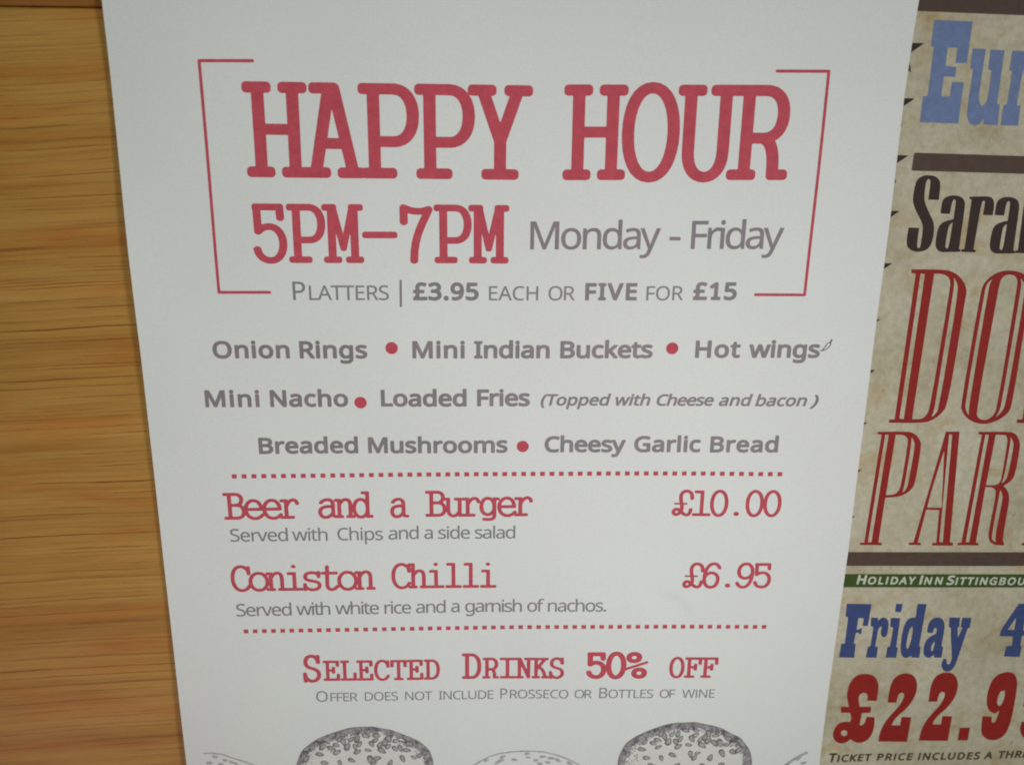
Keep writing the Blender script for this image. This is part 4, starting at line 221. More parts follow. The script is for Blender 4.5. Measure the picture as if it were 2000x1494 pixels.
EVENT = [["Eur","blue_pale",[[[[214.74,-3.33],[225.09,-3.59],[225.12,-13.92],[222.03,-13.87],[222.0,-10.13],[219.34,-10.05],[219.49,-14.69],[222.45,-14.92],[222.44,-17.37],[219.38,-17.37],[219.47,-22.37],[221.84,-22.4],[221.86,-18.68],[225.07,-18.76],[225.17,-29.32],[214.54,-29.09],[214.5,-22.39],[215.73,-22.32],[215.63,-10.01],[214.78,-9.72]]],[[[226.16,-10.26],[229.7,-10.33],[229.64,-21.76],[230.03,-23.6],[230.57,-24.46],[231.1,-24.7],[231.69,-24.29],[232.38,-22.5],[232.07,-15.65],[231.16,-15.45],[230.98,-10.44],[234.79,-10.57],[235.01,-24.04],[235.81,-24.28],[236.12,-29.65],[232.14,-29.47],[232.09,-27.76],[231.33,-29.17],[230.26,-29.74],[228.93,-29.66],[227.79,-28.74],[227.28,-27.19],[227.03,-24.56],[227.09,-15.47],[226.2,-15.18]]],[[[236.91,-10.63],[240.67,-10.73],[240.75,-11.93],[241.96,-10.71],[243.91,-10.69],[245.1,-11.87],[245.27,-16.4],[242.63,-16.28],[242.5,-14.61],[241.41,-14.93],[240.48,-16.15],[240.51,-24.35],[241.57,-24.55],[241.71,-29.75],[236.94,-29.64],[236.83,-24.45],[237.76,-24.13],[237.81,-15.82],[236.96,-15.65]]]]],["Sarah","ink_black",[[[[222.85,-49.66],[219.85,-49.59],[219.87,-45.08],[219.59,-44.2],[219.09,-43.97],[218.69,-44.35],[218.53,-45.39],[218.58,-48.95],[219.15,-50.74],[220.97,-53.73],[222.17,-55.53],[222.68,-57.35],[222.79,-59.78],[222.48,-61.93],[221.59,-63.32],[220.11,-63.94],[218.55,-64.02],[216.93,-63.65],[215.86,-62.74],[215.4,-61.67],[215.3,-59.83],[215.41,-57.24],[218.39,-57.37],[218.41,-61.95],[218.7,-62.87],[219.04,-63.06],[219.46,-62.72],[219.53,-61.03],[219.52,-57.67],[219.15,-56.16],[217.76,-54.05],[216.38,-51.95],[215.61,-50.16],[215.42,-48.38],[215.62,-45.41],[216.04,-44.08],[217.44,-43.13],[219.25,-42.96],[221.14,-43.3],[222.39,-44.47],[222.76,-45.94]]],[[[223.87,-53.34],[226.53,-53.47],[226.63,-50.08],[227.15,-49.42],[227.66,-49.77],[227.76,-50.37],[227.77,-54.89],[226.02,-55.26],[224.57,-55.97],[223.81,-57.19],[223.64,-59.17],[223.59,-61.62],[224.07,-63.15],[225.46,-64.07],[227.35,-64.06],[231.18,-63.97],[231.06,-63.27],[230.61,-63.18],[230.53,-51.25],[230.14,-49.75],[229.05,-48.72],[227.45,-48.37],[225.61,-48.45],[224.18,-49.2],[223.78,-50.7]],[[227.71,-55.73],[227.24,-56.1],[226.71,-56.71],[226.61,-59.15],[226.53,-62.37],[226.89,-63.07],[227.34,-62.98],[227.63,-62.21]]],[[[231.37,-48.7],[236.14,-48.51],[237.73,-48.8],[238.55,-49.99],[238.79,-51.79],[238.71,-53.75],[235.99,-53.68],[236.01,-50.01],[235.64,-49.65],[235.2,-50.02],[234.97,-51.82],[234.78,-63.24],[235.43,-63.39],[235.48,-64.07],[231.36,-63.97],[231.32,-63.26],[232.18,-63.17],[232.1,-49.44],[231.46,-49.3]]],[[[239.32,-53.66],[242.0,-53.79],[242.04,-50.38],[242.55,-49.72],[243.08,-50.08],[243.18,-50.68],[243.27,-55.2],[241.52,-55.58],[240.07,-56.29],[239.34,-57.51],[239.2,-59.5],[239.19,-61.95],[239.7,-63.49],[241.12,-64.41],[243.01,-64.4],[246.85,-64.32],[246.73,-63.61],[246.27,-63.52],[245.98,-51.56],[245.56,-50.06],[244.45,-49.02],[242.83,-48.67],[240.98,-48.75],[239.56,-49.5],[239.19,-51.01]],[[243.23,-56.05],[242.76,-56.42],[242.23,-57.03],[242.18,-59.48],[242.16,-62.71],[242.53,-63.42],[242.98,-63.32],[243.26,-62.55]]],[[[246.87,-44.27],[249.97,-44.33],[250.05,-49.9],[251.08,-48.7],[252.69,-48.98],[253.53,-50.18],[254.07,-64.28],[251.05,-64.23],[250.63,-50.5],[249.9,-50.81],[250.27,-64.3],[246.93,-64.19],[246.87,-63.48],[247.59,-63.48]]]]],["DOL","poster_red",[[[[217.79,-68.97],[227.63,-68.95],[230.54,-69.86],[233.11,-71.91],[234.69,-74.66],[234.69,-76.4],[234.42,-109.19],[232.69,-112.18],[230.09,-114.25],[227.28,-114.89],[217.4,-114.8],[217.33,-113.75],[218.96,-113.75],[219.24,-70.19],[217.96,-69.99]],[[224.52,-70.16],[227.13,-70.22],[228.82,-71.07],[229.55,-72.44],[229.76,-74.34],[229.16,-110.31],[228.39,-112.55],[227.11,-113.68],[224.2,-113.68]],[[220.62,-70.18],[221.88,-70.31],[221.73,-113.6],[220.37,-113.49]],[[230.32,-71.16],[231.48,-72.6],[232.31,-75.02],[231.87,-110.31],[231.06,-112.18],[229.93,-113.12],[230.41,-111.43],[230.51,-109.18],[230.88,-74.33],[230.63,-72.26]]],[[[238.83,-74.99],[239.37,-72.91],[241.09,-70.67],[243.65,-69.38],[246.39,-69.1],[248.88,-69.43],[251.15,-70.45],[252.68,-72.16],[253.28,-74.93],[253.83,-109.2],[253.31,-111.45],[251.14,-113.71],[248.07,-115.03],[245.56,-115.29],[242.9,-114.64],[240.47,-113.13],[238.87,-111.06],[238.33,-109.19]],[[243.89,-73.24],[244.07,-71.86],[244.91,-70.65],[246.41,-70.23],[248.05,-70.63],[248.95,-71.84],[249.19,-73.22],[249.47,-110.32],[248.76,-112.57],[247.15,-113.89],[245.71,-114.0],[244.14,-113.32],[243.29,-111.44]],[[241.9,-71.35],[240.24,-72.91],[239.98,-74.99],[239.54,-108.82],[240.14,-111.06],[241.29,-112.57],[240.83,-110.31],[240.99,-74.29],[241.23,-72.56]],[[249.7,-71.14],[251.23,-72.86],[251.77,-74.94],[251.95,-108.82],[251.12,-111.45],[249.43,-113.33],[250.33,-111.07],[250.56,-109.19],[250.42,-74.25],[250.16,-72.35]]],[[[256.16,-113.79],[257.81,-113.79],[256.13,-70.01],[254.87,-69.81],[254.69,-68.78],[261.7,-68.95],[261.82,-69.98],[260.5,-69.99],[262.49,-113.79],[268.0,-113.8],[267.95,-107.7],[268.86,-107.7],[269.49,-114.94],[256.28,-114.92]],[[257.72,-70.07],[258.66,-70.07],[260.43,-113.53],[259.33,-113.53]]]]],["PART","poster_red",[[[[214.36,-117.66],[223.72,-117.48],[226.04,-118.43],[227.79,-120.53],[228.25,-122.45],[228.06,-134.11],[227.25,-136.27],[225.42,-137.85],[222.94,-138.75],[219.43,-138.89],[219.24,-153.92],[220.35,-154.05],[220.38,-154.87],[213.5,-154.74],[213.48,-153.96],[214.8,-153.97],[215.67,-118.53],[214.45,-118.41]],[[219.96,-118.54],[222.42,-118.62],[223.64,-119.57],[224.08,-120.91],[223.77,-135.27],[223.24,-136.85],[222.09,-137.95],[219.51,-138.1]],[[216.76,-118.53],[217.86,-118.61],[217.05,-153.91],[215.91,-153.82]],[[224.87,-119.19],[225.92,-120.72],[226.31,-122.45],[225.94,-134.89],[225.42,-136.46],[224.44,-137.45],[224.83,-135.67],[225.1,-121.68]]],[[[234.97,-117.61],[239.24,-117.62],[241.79,-154.07],[242.85,-154.28],[242.91,-155.18],[236.32,-155.06],[236.26,-154.15],[237.51,-154.16],[236.82,-143.08],[232.71,-142.98],[231.62,-154.0],[232.66,-154.13],[232.69,-154.91],[228.89,-154.84],[228.86,-154.07],[230.29,-153.99],[235.01,-118.64]],[[235.47,-123.43],[237.48,-142.28],[232.95,-142.26],[233.35,-137.29]],[[236.19,-118.45],[237.17,-118.64],[239.58,-154.05],[238.43,-153.96]]],[[[245.11,-117.7],[254.81,-117.61],[256.8,-118.49],[258.34,-120.98],[258.6,-122.9],[258.69,-131.47],[257.6,-133.82],[255.6,-135.2],[257.14,-136.59],[258.12,-138.98],[258.27,-140.98],[258.33,-153.56],[259.11,-154.3],[259.18,-155.21],[256.69,-155.11],[254.84,-154.36],[253.81,-152.71],[253.52,-150.25],[253.79,-137.37],[252.92,-135.98],[251.55,-135.58],[250.05,-135.57],[250.05,-154.12],[250.95,-154.33],[251.05,-155.16],[244.36,-154.99],[244.28,-154.21],[245.48,-154.09],[246.24,-118.58],[245.24,-118.51]],[[250.46,-118.59],[253.54,-118.75],[254.27,-119.82],[254.47,-120.97],[254.67,-133.03],[254.0,-134.6],[252.57,-134.99],[250.13,-134.9]],[[247.27,-118.58],[248.38,-118.66],[247.95,-154.11],[246.8,-154.02]],[[255.09,-119.25],[256.31,-120.98],[256.58,-122.51],[256.52,-131.85],[255.73,-133.82],[254.71,-134.41],[255.35,-132.63],[255.39,-120.97]],[[254.86,-136.38],[255.91,-138.18],[256.11,-139.77],[255.84,-152.31],[256.45,-154.16],[255.28,-153.54],[254.63,-151.89],[254.83,-137.77]]],[[[264.76,-154.34],[266.48,-154.35],[265.32,-118.77],[263.48,-118.77],[262.54,-121.76],[261.99,-121.76],[261.82,-117.73],[272.54,-117.94],[272.57,-121.97],[271.99,-121.85],[271.24,-118.89],[269.38,-118.78],[270.89,-154.38],[272.24,-154.47],[272.41,-155.38],[264.85,-155.25]]]]],["Friday","blue_deep",[[[[211.85,-175.16],[219.81,-175.38],[219.58,-183.24],[217.91,-183.17],[217.92,-180.44],[216.17,-180.33],[216.1,-184.47],[217.11,-184.48],[217.18,-183.99],[217.84,-184.0],[217.75,-186.11],[217.0,-186.1],[217.04,-185.66],[215.98,-185.65],[215.8,-189.59],[216.43,-189.69],[216.61,-194.82],[211.64,-194.66],[211.73,-189.69],[212.9,-189.55],[212.87,-180.05],[211.95,-179.65]]],[[[220.3,-180.22],[222.58,-180.34],[222.64,-181.46],[223.39,-180.5],[224.43,-180.12],[225.6,-180.76],[226.24,-182.23],[226.34,-184.68],[226.19,-186.89],[225.39,-187.52],[224.34,-186.87],[223.99,-185.14],[224.24,-183.68],[223.76,-183.43],[223.2,-184.15],[223.04,-185.62],[222.94,-190.66],[223.87,-191.07],[223.92,-194.9],[220.36,-194.76],[220.55,-190.93],[221.38,-190.54],[221.47,-183.65],[220.46,-183.24]]],[[[227.71,-175.31],[229.82,-175.48],[229.65,-178.37],[227.8,-178.26]],[[226.65,-180.38],[229.72,-180.46],[229.83,-191.03],[230.38,-191.24],[230.36,-195.03],[226.88,-194.84],[226.96,-191.1],[227.8,-190.71],[227.91,-183.96],[226.94,-183.61]]],[[[234.69,-175.38],[237.54,-175.55],[237.3,-190.72],[237.89,-191.13],[237.92,-195.07],[235.23,-194.94],[235.26,-194.19],[233.93,-195.17],[232.8,-195.01],[231.73,-193.65],[231.12,-190.16],[231.11,-184.24],[231.99,-181.07],[233.63,-180.26],[234.6,-180.37],[234.73,-178.18],[234.52,-177.94]],[[234.06,-183.39],[233.15,-184.75],[232.96,-189.68],[233.2,-191.42],[233.69,-191.78],[234.2,-190.69],[234.54,-185.26]]],[[[239.14,-185.06],[239.19,-182.36],[240.26,-180.67],[241.95,-180.29],[243.59,-180.94],[244.54,-182.91],[244.69,-185.37],[244.62,-190.81],[245.26,-191.21],[245.27,-195.16],[242.8,-195.03],[242.63,-193.88],[241.48,-195.12],[240.13,-195.0],[239.06,-193.73],[238.85,-190.74],[239.38,-188.27],[241.15,-186.81],[242.19,-186.32],[242.24,-184.6],[241.73,-184.11],[241.23,-184.35],[241.14,-185.82],[240.16,-186.06],[239.24,-185.8]],[[242.28,-189.04],[241.4,-190.03],[241.29,-192.26],[241.81,-192.77],[242.18,-192.27]]],[[[245.7,-180.38],[249.14,-180.51],[249.4,-183.84],[248.9,-184.03],[249.58,-187.89],[250.55,-184.2],[249.85,-183.95],[249.89,-180.52],[252.86,-180.65],[252.88,-184.13],[252.26,-184.36],[250.8,-194.88],[250.08,-198.9],[248.74,-200.4],[247.17,-200.38],[245.99,-199.1],[245.56,-197.07],[246.02,-195.72],[246.98,-195.58],[247.34,-197.1],[247.91,-197.86],[248.5,-197.36],[248.86,-195.36],[247.35,-188.36],[246.71,-184.16],[246.01,-183.91]]]]],["4","blue_deep",[[[[267.55,-175.69],[270.41,-175.72],[270.58,-185.4],[271.47,-185.41],[271.6,-187.39],[270.57,-187.38],[270.69,-191.11],[271.16,-191.21],[271.19,-195.22],[265.9,-194.96],[266.02,-191.15],[267.9,-190.97],[267.63,-187.59],[263.24,-187.39],[263.21,-185.07]],[[267.54,-180.7],[265.43,-185.1],[267.66,-185.22]]]]],["£22.95","poster_red",[[[[214.43,-213.25],[217.05,-213.4],[215.94,-209.66],[215.8,-206.58],[216.71,-203.03],[218.7,-201.03],[221.34,-200.81],[224.11,-201.6],[225.69,-204.17],[226.11,-206.72],[226.01,-211.25],[222.84,-211.05],[222.96,-209.5],[222.26,-208.21],[221.11,-207.94],[220.08,-208.69],[219.82,-210.23],[220.65,-213.35],[224.49,-213.4],[224.56,-215.74],[221.63,-215.8],[221.61,-217.52],[221.52,-220.4],[222.23,-220.68],[223.23,-219.64],[223.39,-217.29],[226.13,-217.43],[226.55,-220.75],[226.11,-224.43],[224.58,-226.8],[222.39,-227.56],[220.27,-226.99],[219.23,-225.91],[217.79,-227.22],[216.02,-227.72],[214.1,-226.89],[212.95,-224.75],[213.07,-221.85],[214.19,-219.77],[215.91,-219.01],[218.19,-219.15],[218.44,-217.48],[217.77,-215.64],[214.61,-215.59]],[[216.53,-222.33],[217.48,-222.71],[217.82,-223.61],[217.59,-224.4],[216.81,-224.71],[215.95,-224.38],[215.54,-223.58],[215.75,-222.68]]],[[[229.8,-211.92],[229.7,-206.77],[230.35,-203.21],[232.09,-201.2],[234.7,-200.73],[237.04,-201.52],[238.65,-204.34],[238.93,-207.93],[238.0,-211.52],[236.16,-214.61],[233.8,-217.18],[232.68,-219.0],[232.31,-220.68],[235.18,-220.72],[235.2,-217.47],[238.49,-217.67],[238.37,-227.29],[228.58,-226.97],[228.71,-223.42],[229.63,-220.0],[231.46,-216.63],[233.76,-213.54],[234.92,-210.45],[234.89,-208.64],[233.92,-208.11],[232.9,-208.87],[232.73,-211.97]]],[[[243.41,-211.76],[243.24,-206.6],[243.84,-203.03],[245.56,-201.02],[248.18,-200.54],[250.54,-201.34],[252.19,-204.16],[252.52,-207.75],[251.63,-211.36],[249.83,-214.45],[247.49,-217.02],[246.39,-218.84],[246.05,-220.52],[248.93,-220.57],[248.9,-217.31],[252.21,-217.51],[252.21,-227.14],[242.38,-226.82],[242.47,-223.26],[243.35,-219.85],[245.13,-216.47],[247.4,-213.37],[248.52,-210.28],[248.48,-208.47],[247.5,-207.94],[246.48,-208.7],[246.35,-211.8]]],[[[255.45,-221.99],[258.97,-221.94],[258.99,-226.99],[255.53,-226.93]]],[[[268.29,-200.55],[270.7,-201.44],[272.01,-204.27],[272.32,-206.84],[272.62,-215.15],[272.34,-221.46],[271.36,-225.16],[269.13,-226.99],[266.38,-227.11],[263.83,-225.57],[262.8,-222.9],[262.53,-217.62],[265.76,-217.82],[265.82,-219.51],[266.64,-220.31],[267.42,-219.53],[267.91,-215.6],[266.48,-216.63],[264.52,-215.81],[263.22,-213.44],[262.67,-209.29],[263.13,-204.66],[264.88,-201.62]],[[268.41,-207.82],[267.09,-208.06],[266.48,-209.86],[266.55,-212.97],[267.6,-213.77],[268.38,-213.0],[268.8,-210.15]]],[[[275.63,-201.25],[282.85,-201.24],[282.82,-205.95],[278.72,-205.9],[278.83,-208.99],[281.02,-208.51],[283.68,-210.62],[284.65,-215.85],[284.53,-222.71],[282.06,-226.94],[278.82,-226.88],[276.91,-225.25],[276.07,-222.58],[276.21,-219.93],[279.45,-220.09],[279.48,-221.57],[280.59,-221.32],[281.26,-217.37],[280.82,-213.7],[279.49,-212.64],[278.39,-214.19],[275.65,-214.15]]]]]]
EVENT_BARS = [["brown_bar","bar_brown",[[203.52,12.78],[277.98,11.99],[281.4,-2.9],[205.42,-1.18]]],["brown_bar","bar_brown",[[214.14,-37.04],[244.81,-37.68],[282.77,-38.55],[283.81,-43.26],[245.64,-42.41],[214.04,-41.82]]],["brown_bar","bar_brown",[[206.5,-157.12],[265.99,-157.61],[303.74,-157.96],[304.78,-162.74],[266.84,-162.41],[207.04,-161.87]]],["green_bar","bar_green",[[206.61,-164.7],[267.34,-165.27],[305.4,-165.66],[306.42,-170.35],[268.17,-169.94],[207.14,-169.32]]]]
STAR_TIPS = [[213.0,-9.09],[212.35,-23.0],[212.72,-37.78],[212.34,-52.75],[212.11,-67.29],[210.76,-83.45],[211.26,-98.5],[210.94,-114.69],[211.09,-129.72],[210.99,-145.06]]
EVENT_WORDS = [["H","evw",213.98,-168.36,217.16,-168.39,3.29],["OL!DAY","evw",217.57,-168.39,232.81,-168.52,2.68],["!","evw",234.02,-168.6,235.13,-168.61,3.31],["NN","evw",235.55,-168.61,241.54,-168.66,2.69],["S","evw",242.71,-168.76,245.34,-168.79,3.32],["!TT!NGBOU","evw",245.59,-168.79,268.17,-169.07,2.71],["RNE","evw",268.67,-169.08,276.81,-169.18,2.72],["T","evd",212.66,-234.98,215.4,-235.03,3.64],["!CKET","evd",215.53,-234.97,227.17,-234.68,2.89],["PR!CE","evd",229.0,-234.61,241.24,-234.66,2.9],["!NCLUDES","evd",242.99,-234.61,264.24,-234.65,2.91],["A","evd",265.63,-234.53,268.45,-234.52,2.92],["THREE","evd",270.46,-234.35,283.4,-234.26,2.93]]
EDGE_LEFT = [[1.02,20.0],[0.97,-1.78],[0.83,-18.01],[0.69,-30.24],[0.64,-41.91],[0.69,-66.03],[0.78,-85.11],[0.86,-92.02],[0.8,-115.48],[0.68,-142.08],[0.62,-157.54],[0.69,-175.96],[0.88,-207.12],[1.03,-230.95],[1.06,-277.0]]
EDGE_RIGHT = [[209.35,20.0],[209.18,1.27],[208.8,-9.16],[208.57,-22.95],[208.75,-37.75],[209.1,-53.65],[209.23,-68.32],[209.22,-82.17],[209.37,-98.93],[209.46,-114.38],[209.47,-139.11],[209.55,-157.79],[209.34,-175.98],[209.05,-207.15],[209.15,-235.19],[209.3,-277.0]]

# ------------------------------------------------------------------ typewriter letter skeletons
# x 0..100 across the cell; y 0 = centre of the baseline stroke, 100 = centre of the cap-height stroke
SK = {
'H': 'M12 100 L36 100 M64 100 L88 100 M25 100 L25 0 M75.5 100 L75.5 0 M25 51 L75 51 M12 0 L36 0 M64 0 L88 0',
'A': 'M26 100 L51 100 M46 100 L23 0 M53 100 L78.5 0 M31 35 L69 35 M12 0 L36 0 M64 0 L88 0',
'P': 'M15 100 L57 100 C76 100 86 87 86 69 C86 51 76 38 57 38 L28 38 M28 100 L28 0 M16 0 L52 0',
'Y': 'M11 100 L35 100 M65 100 L89 100 M24 100 L50 40 M76 100 L50 40 M50 42 L50 0 M31 0 L69 0',
'O': 'M50 103 C72 103 84 80 84 50 C84 20 72 -3 50 -3 C28 -3 16 20 16 50 C16 80 28 103 50 103',
'U': 'M14 100 L38 100 M62 100 L88 100 M24 100 L24 28 C24 8 35 -3 50 -3 C65 -3 76 8 76 28 L76 100',
'R': 'M12 100 L52 100 C70 100 80 89 80 72 C80 55 70 44 52 44 L27 44 M27 100 L27 0 M10 0 L36 0 M50 44 C66 42 70 27 70 0 L84 0',
'5': 'M21 100 L76 100 L77 80 M22 100 L23.5 54 C32 61 42 63 50 63 C68 63 81 50 81 31 C81 12 68 -2 50 -2 C34 -2 22 6 19 19',
'M': 'M11 100 L27 100 M73 100 L89 100 M23.5 98 L23.5 0 M76.5 98 L76.5 0 M12 0 L36 0 M64 0 L88 0 W28 99 50 22 W72 99 50 22',
'-': 'M18 48 L82 48',
'7': 'M21 73 L21 100 C40 93 55 90 80 97 C70 75 44 50 44 -1',
'B': 'M9 100 L52 100 C70 100 78 90 78 78 C78 64 68 54 52 54 M27 54 L56 54 C76 54 85 42 85 27 C85 10 74 0 56 0 L9 0 M27 0 L27 100',
'e': 'M18 36 L82 36 C82 58 68 73 50 73 C30 73 16 56 16 35 C16 13 32 -3 54 -3 C68 -3 78 4 86 12',
'r': 'M14 70 L32 70 L32 0 M14 0 L58 0 M32 46 C39 62 50 73 63 73 C72 73 77 66 79 58',
'a': 'M20 60 C28 70 40 73 50 73 C64 73 72 64 72 52 L72 10 C72 2 78 0 91 0 M72 42 C60 45 50 44 42 43 C26 41 15 34 15 20 C15 6 26 -3 38 -3 C52 -3 66 6 72 18',
'n': 'M12 70 L25 70 L25 0 M12 0 L36 0 M25 50 C32 64 43 73 54 73 C68 73 73 62 73 48 L73 0 M62 0 L86 0',
'd': 'M55 101 L74 101 L74 0 L90 0 M74 36 C74 58 62 73 44 73 C27 73 15 56 15 35 C15 13 27 -3 44 -3 C62 -3 74 13 74 34',
'u': 'M10 70 L24 70 L24 22 C24 6 34 -3 46 -3 C58 -3 68 6 74 18 M58 70 L74 70 L74 0 L90 0',
'g': 'M87 70 L72 70 L72 -2 C72 -15 62 -19 48 -19 L27 -18 M72 36 C72 58 60 73 43 73 C26 73 15 57 15 37 C15 16 26 2 43 2 C60 2 72 16 72 34',
'C': 'M84 99 L85 71 M85 80 C78 95 66 103 51 103 C28 103 14 80 14 50 C14 18 30 -3 52 -3 C68 -3 79 6 86 18',
'o': 'M50 73 C71 73 87 56 87 35 C87 13 71 -3 50 -3 C29 -3 13 13 13 35 C13 56 29 73 50 73',
'i': 'M27 70 L50 70 L50 0 M22 0 L79 0 D49 101 10',
's': 'M79 74 L79 55 M79 60 C73 70 62 73 50 73 C32 73 20 66 20 54 C20 42 34 39 50 36 C68 33 82 30 82 17 C82 4 68 -3 50 -3 C36 -3 24 4 18 13 M18 21 L18 -2',
't': 'M40 98 L38 20 C38 4 46 -3 57 -3 C67 -3 76 3 82 11 M20 70 L78 70',
'h': 'M12 101 L25 101 L25 0 M12 0 L36 0 M25 50 C32 64 43 73 54 73 C68 73 73 62 73 48 L73 0 M62 0 L86 0',
'l': 'M27 101 L50 101 L50 0 M22 0 L79 0',
'£': 'M86 70 C87 90 77 102 62 102 C44 102 36 89 37 72 C38 56 44 46 44 28 C44 14 36 4 24 0 C14 -3 8 4 9 12 C10 20 18 25 27 22 C42 16 50 -2 66 -2 C76 -2 81 6 83 22 T14 47 62 47',
'1': 'M25 99 L52 99 L52 0 M20 0 L85 0',
'0': 'M50 103 C69 103 82 80 82 50 C82 20 69 -3 50 -3 C31 -3 18 20 18 50 C18 80 31 103 50 103',
'.': 'D50 5 12',
'6': 'M84 84 C79 97 69 103 58 103 C34 103 20 70 20 36 C20 12 32 -3 50 -3 C68 -3 80 12 80 31 C80 50 68 62 51 62 C36 62 23 52 20 36',
'9': 'M16 16 C21 3 32 -3 43 -3 C67 -3 80 30 80 64 C80 88 68 103 50 103 C32 103 20 88 20 69 C20 50 32 38 49 38 C64 38 77 48 80 64',
'S': 'M79 102 L80 76 M80 82 C73 96 63 103 50 103 C32 103 21 92 21 77 C21 60 34 55 50 51 C70 46 82 40 82 24 C82 8 68 -3 50 -3 C34 -3 23 6 17 18 M16 28 L18 -3',
'E': 'M10 100 L84 100 L84 78 M26 100 L26 0 M10 0 L87 0 L87 26 M26 52 L60 52 M60 66 L60 40',
'L': 'M12 100 L46 100 M28 100 L28 0 M12 0 L87 0 L87 33',
'T': 'M12 72 L12 100 L88 100 L88 72 M50 100 L50 0 M32 0 L68 0',
'D': 'M12 100 L48 100 C72 100 86 82 86 50 C86 18 72 0 48 0 L12 0 M27 0 L27 100',
'I': 'M16 100 L84 100 M50 100 L50 0 M16 0 L84 0',
'N': 'M8 100 L27 100 L75 2 M25 100 L25 0 M10 0 L40 0 M76 0 L76 100 M60 100 L92 100',
'K': 'M12 100 L40 100 M26 100 L26 0 M12 0 L40 0 M58 100 L86 100 M76 100 L26 40 M42 54 C60 50 72 30 77 0 M66 0 L92 0',
'F': 'M10 100 L88 100 L88 72 M26 100 L26 0 M10 0 L50 0 M26 52 L62 52 M62 66 L62 40',
'%': 'M42 101 C56 101 64 94 64 85 C64 75 56 69 42 69 C28 69 20 75 20 85 C20 94 28 101 42 101 M66 32 C80 32 88 25 88 16 C88 6 80 -1 66 -1 C52 -1 44 6 44 16 C44 25 52 32 66 32 T6 33 96 63',
}
def skeleton(ch):
    """-> list of (x0,y0,x1,y1,radius factor; negative = dot radius in cell units)"""
    tk = SK[ch].replace('M', ' M ').replace('L', ' L ').replace('C', ' C ').replace('D', ' D ').replace('T', ' T ').replace('W', ' W ').split()
    i = 0; cur = None; seg = []; mode = None
    while i < len(tk):
        if tk[i] in 'MLCDTW' and not tk[i].lstrip('-').isdigit(): mode = tk[i]; i += 1
        f = lambda n: [float(x) for x in tk[i:i+n]]
        if mode == 'M': cur = f(2); i += 2
        elif mode == 'L': p = f(2); i += 2; seg.append((*cur, *p, .5)); cur = p
        elif mode == 'C':
            c = f(6); i += 6; P = np.array([cur, c[0:2], c[2:4], c[4:6]]); last = cur
            for k in range(1, 9):
                t = k/8; q = (1-t)**3*P[0]+3*(1-t)**2*t*P[1]+3*(1-t)*t*t*P[2]+t**3*P[3]
                seg.append((*last, *q, .5)); last = list(q)
            cur = c[4:6]
        elif mode == 'D': d = f(3); i += 3; seg.append((d[0], d[1], d[0]+.01, d[1], -d[2]))
        elif mode == 'W': d = f(4); i += 4; seg.append((*d, .41))
        elif mode == 'T': d = f(4); i += 4; seg.append((*d, .30))
    return seg

# name: (kind, cell unit / cap, stem / cap, bar / cap, grid mm, material)
STYLE = {
'head': ('sk', .00733, .134, .116, .16, 'red'), 'time': ('sk', .00720, .138, .114, .14, 'red'), 'price': ('sk', .00830, .134, .114, .10, 'red'),
'type': ('sk', .00800, .138, .116, .10, 'red'), 'type2': ('sk', .00740, .150, .122, .09, 'red'), 'typeb': ('sk', .00780, .180, .150, .10, 'red'),
# kind, x scale, weight offset / cap, skew, grid mm, material
'light': ('ft', 1.06, .008, 0, .085, 'thin'), 'lightgrey': ('ft', 1.04, .010, 0, .085, 'grey'), 'small': ('ft', 1.06, .000, 0, .07, 'thin'), 'bold': ('ft', 1.15, .048, 0, .08, 'grey'), 'boldcap': ('ft', 1.08, .054, 0, .08, 'grey'), 'ital': ('ft', 1.17, .040, .24, .08, 'grey'),
'evw': ('ft', 1.05, .056, .10, .08, 'ev_white'), 'evd': ('ft', 1.05, .050, .10, .08, 'ev_dark'),
}

def seg_dist(X, Y, s, square=False):
    """distance from grid points to segments; returns (points, segs)"""
    x0, y0, x1, y1 = s[:, 0], s[:, 1], s[:, 2], s[:, 3]
    dx, dy = x1-x0, y1-y0; L = np.maximum(dx*dx+dy*dy, 1e-12)
    t = np.clip(((X[:, None]-x0)*dx+(Y[:, None]-y0)*dy)/L, 0, 1)
    ax, ay = np.abs(X[:, None]-x0-t*dx), np.abs(Y[:, None]-y0-t*dy)
    d = np.hypot(ax, ay)
    if square:   # level and upright strokes end in blunt, slightly rounded serifs
        q = (dy*dy < 1e-9) & (L > .02)
        if q.any():
            k = .13; bx, by = np.maximum(ax[:, q]-k, 0), np.maximum(ay[:, q]-k, 0)
            d[:, q] = np.hypot(bx, by)+k*np.minimum(1, np.maximum(ax[:, q], ay[:, q])/k)
    return d

def closed_segs(polys):
    out = []
    for p in polys:
        p = np.asarray(p, float); q = np.roll(p, -1, 0); out.append(np.c_[p, q])
    return np.concatenate(out)

def signed(X, Y, segs, evenodd=False):
    d = seg_dist(X, Y, segs).min(1)
    x0, y0, x1, y1 = segs.T
    up_ = (y0 <= Y[:, None]) & (y1 > Y[:, None]); dn = (y1 <= Y[:, None]) & (y0 > Y[:, None])
    with np.errstate(divide='ignore', invalid='ignore'):
        xi = x0+(Y[:, None]-y0)*(x1-x0)/np.where(y1 == y0, 1e-9, y1-y0)
    hit = xi > X[:, None]
    if evenodd: ins = ((up_ | dn) & hit).sum(1) % 2 == 1
    else: ins = ((up_ & hit).sum(1) - (dn & hit).sum(1)) != 0
    return np.where(ins, d, -d)

def chunks(fn, X, Y, n=6000):
    return np.concatenate([fn(X[i:i+n], Y[i:i+n]) for i in range(0, len(X), n)])

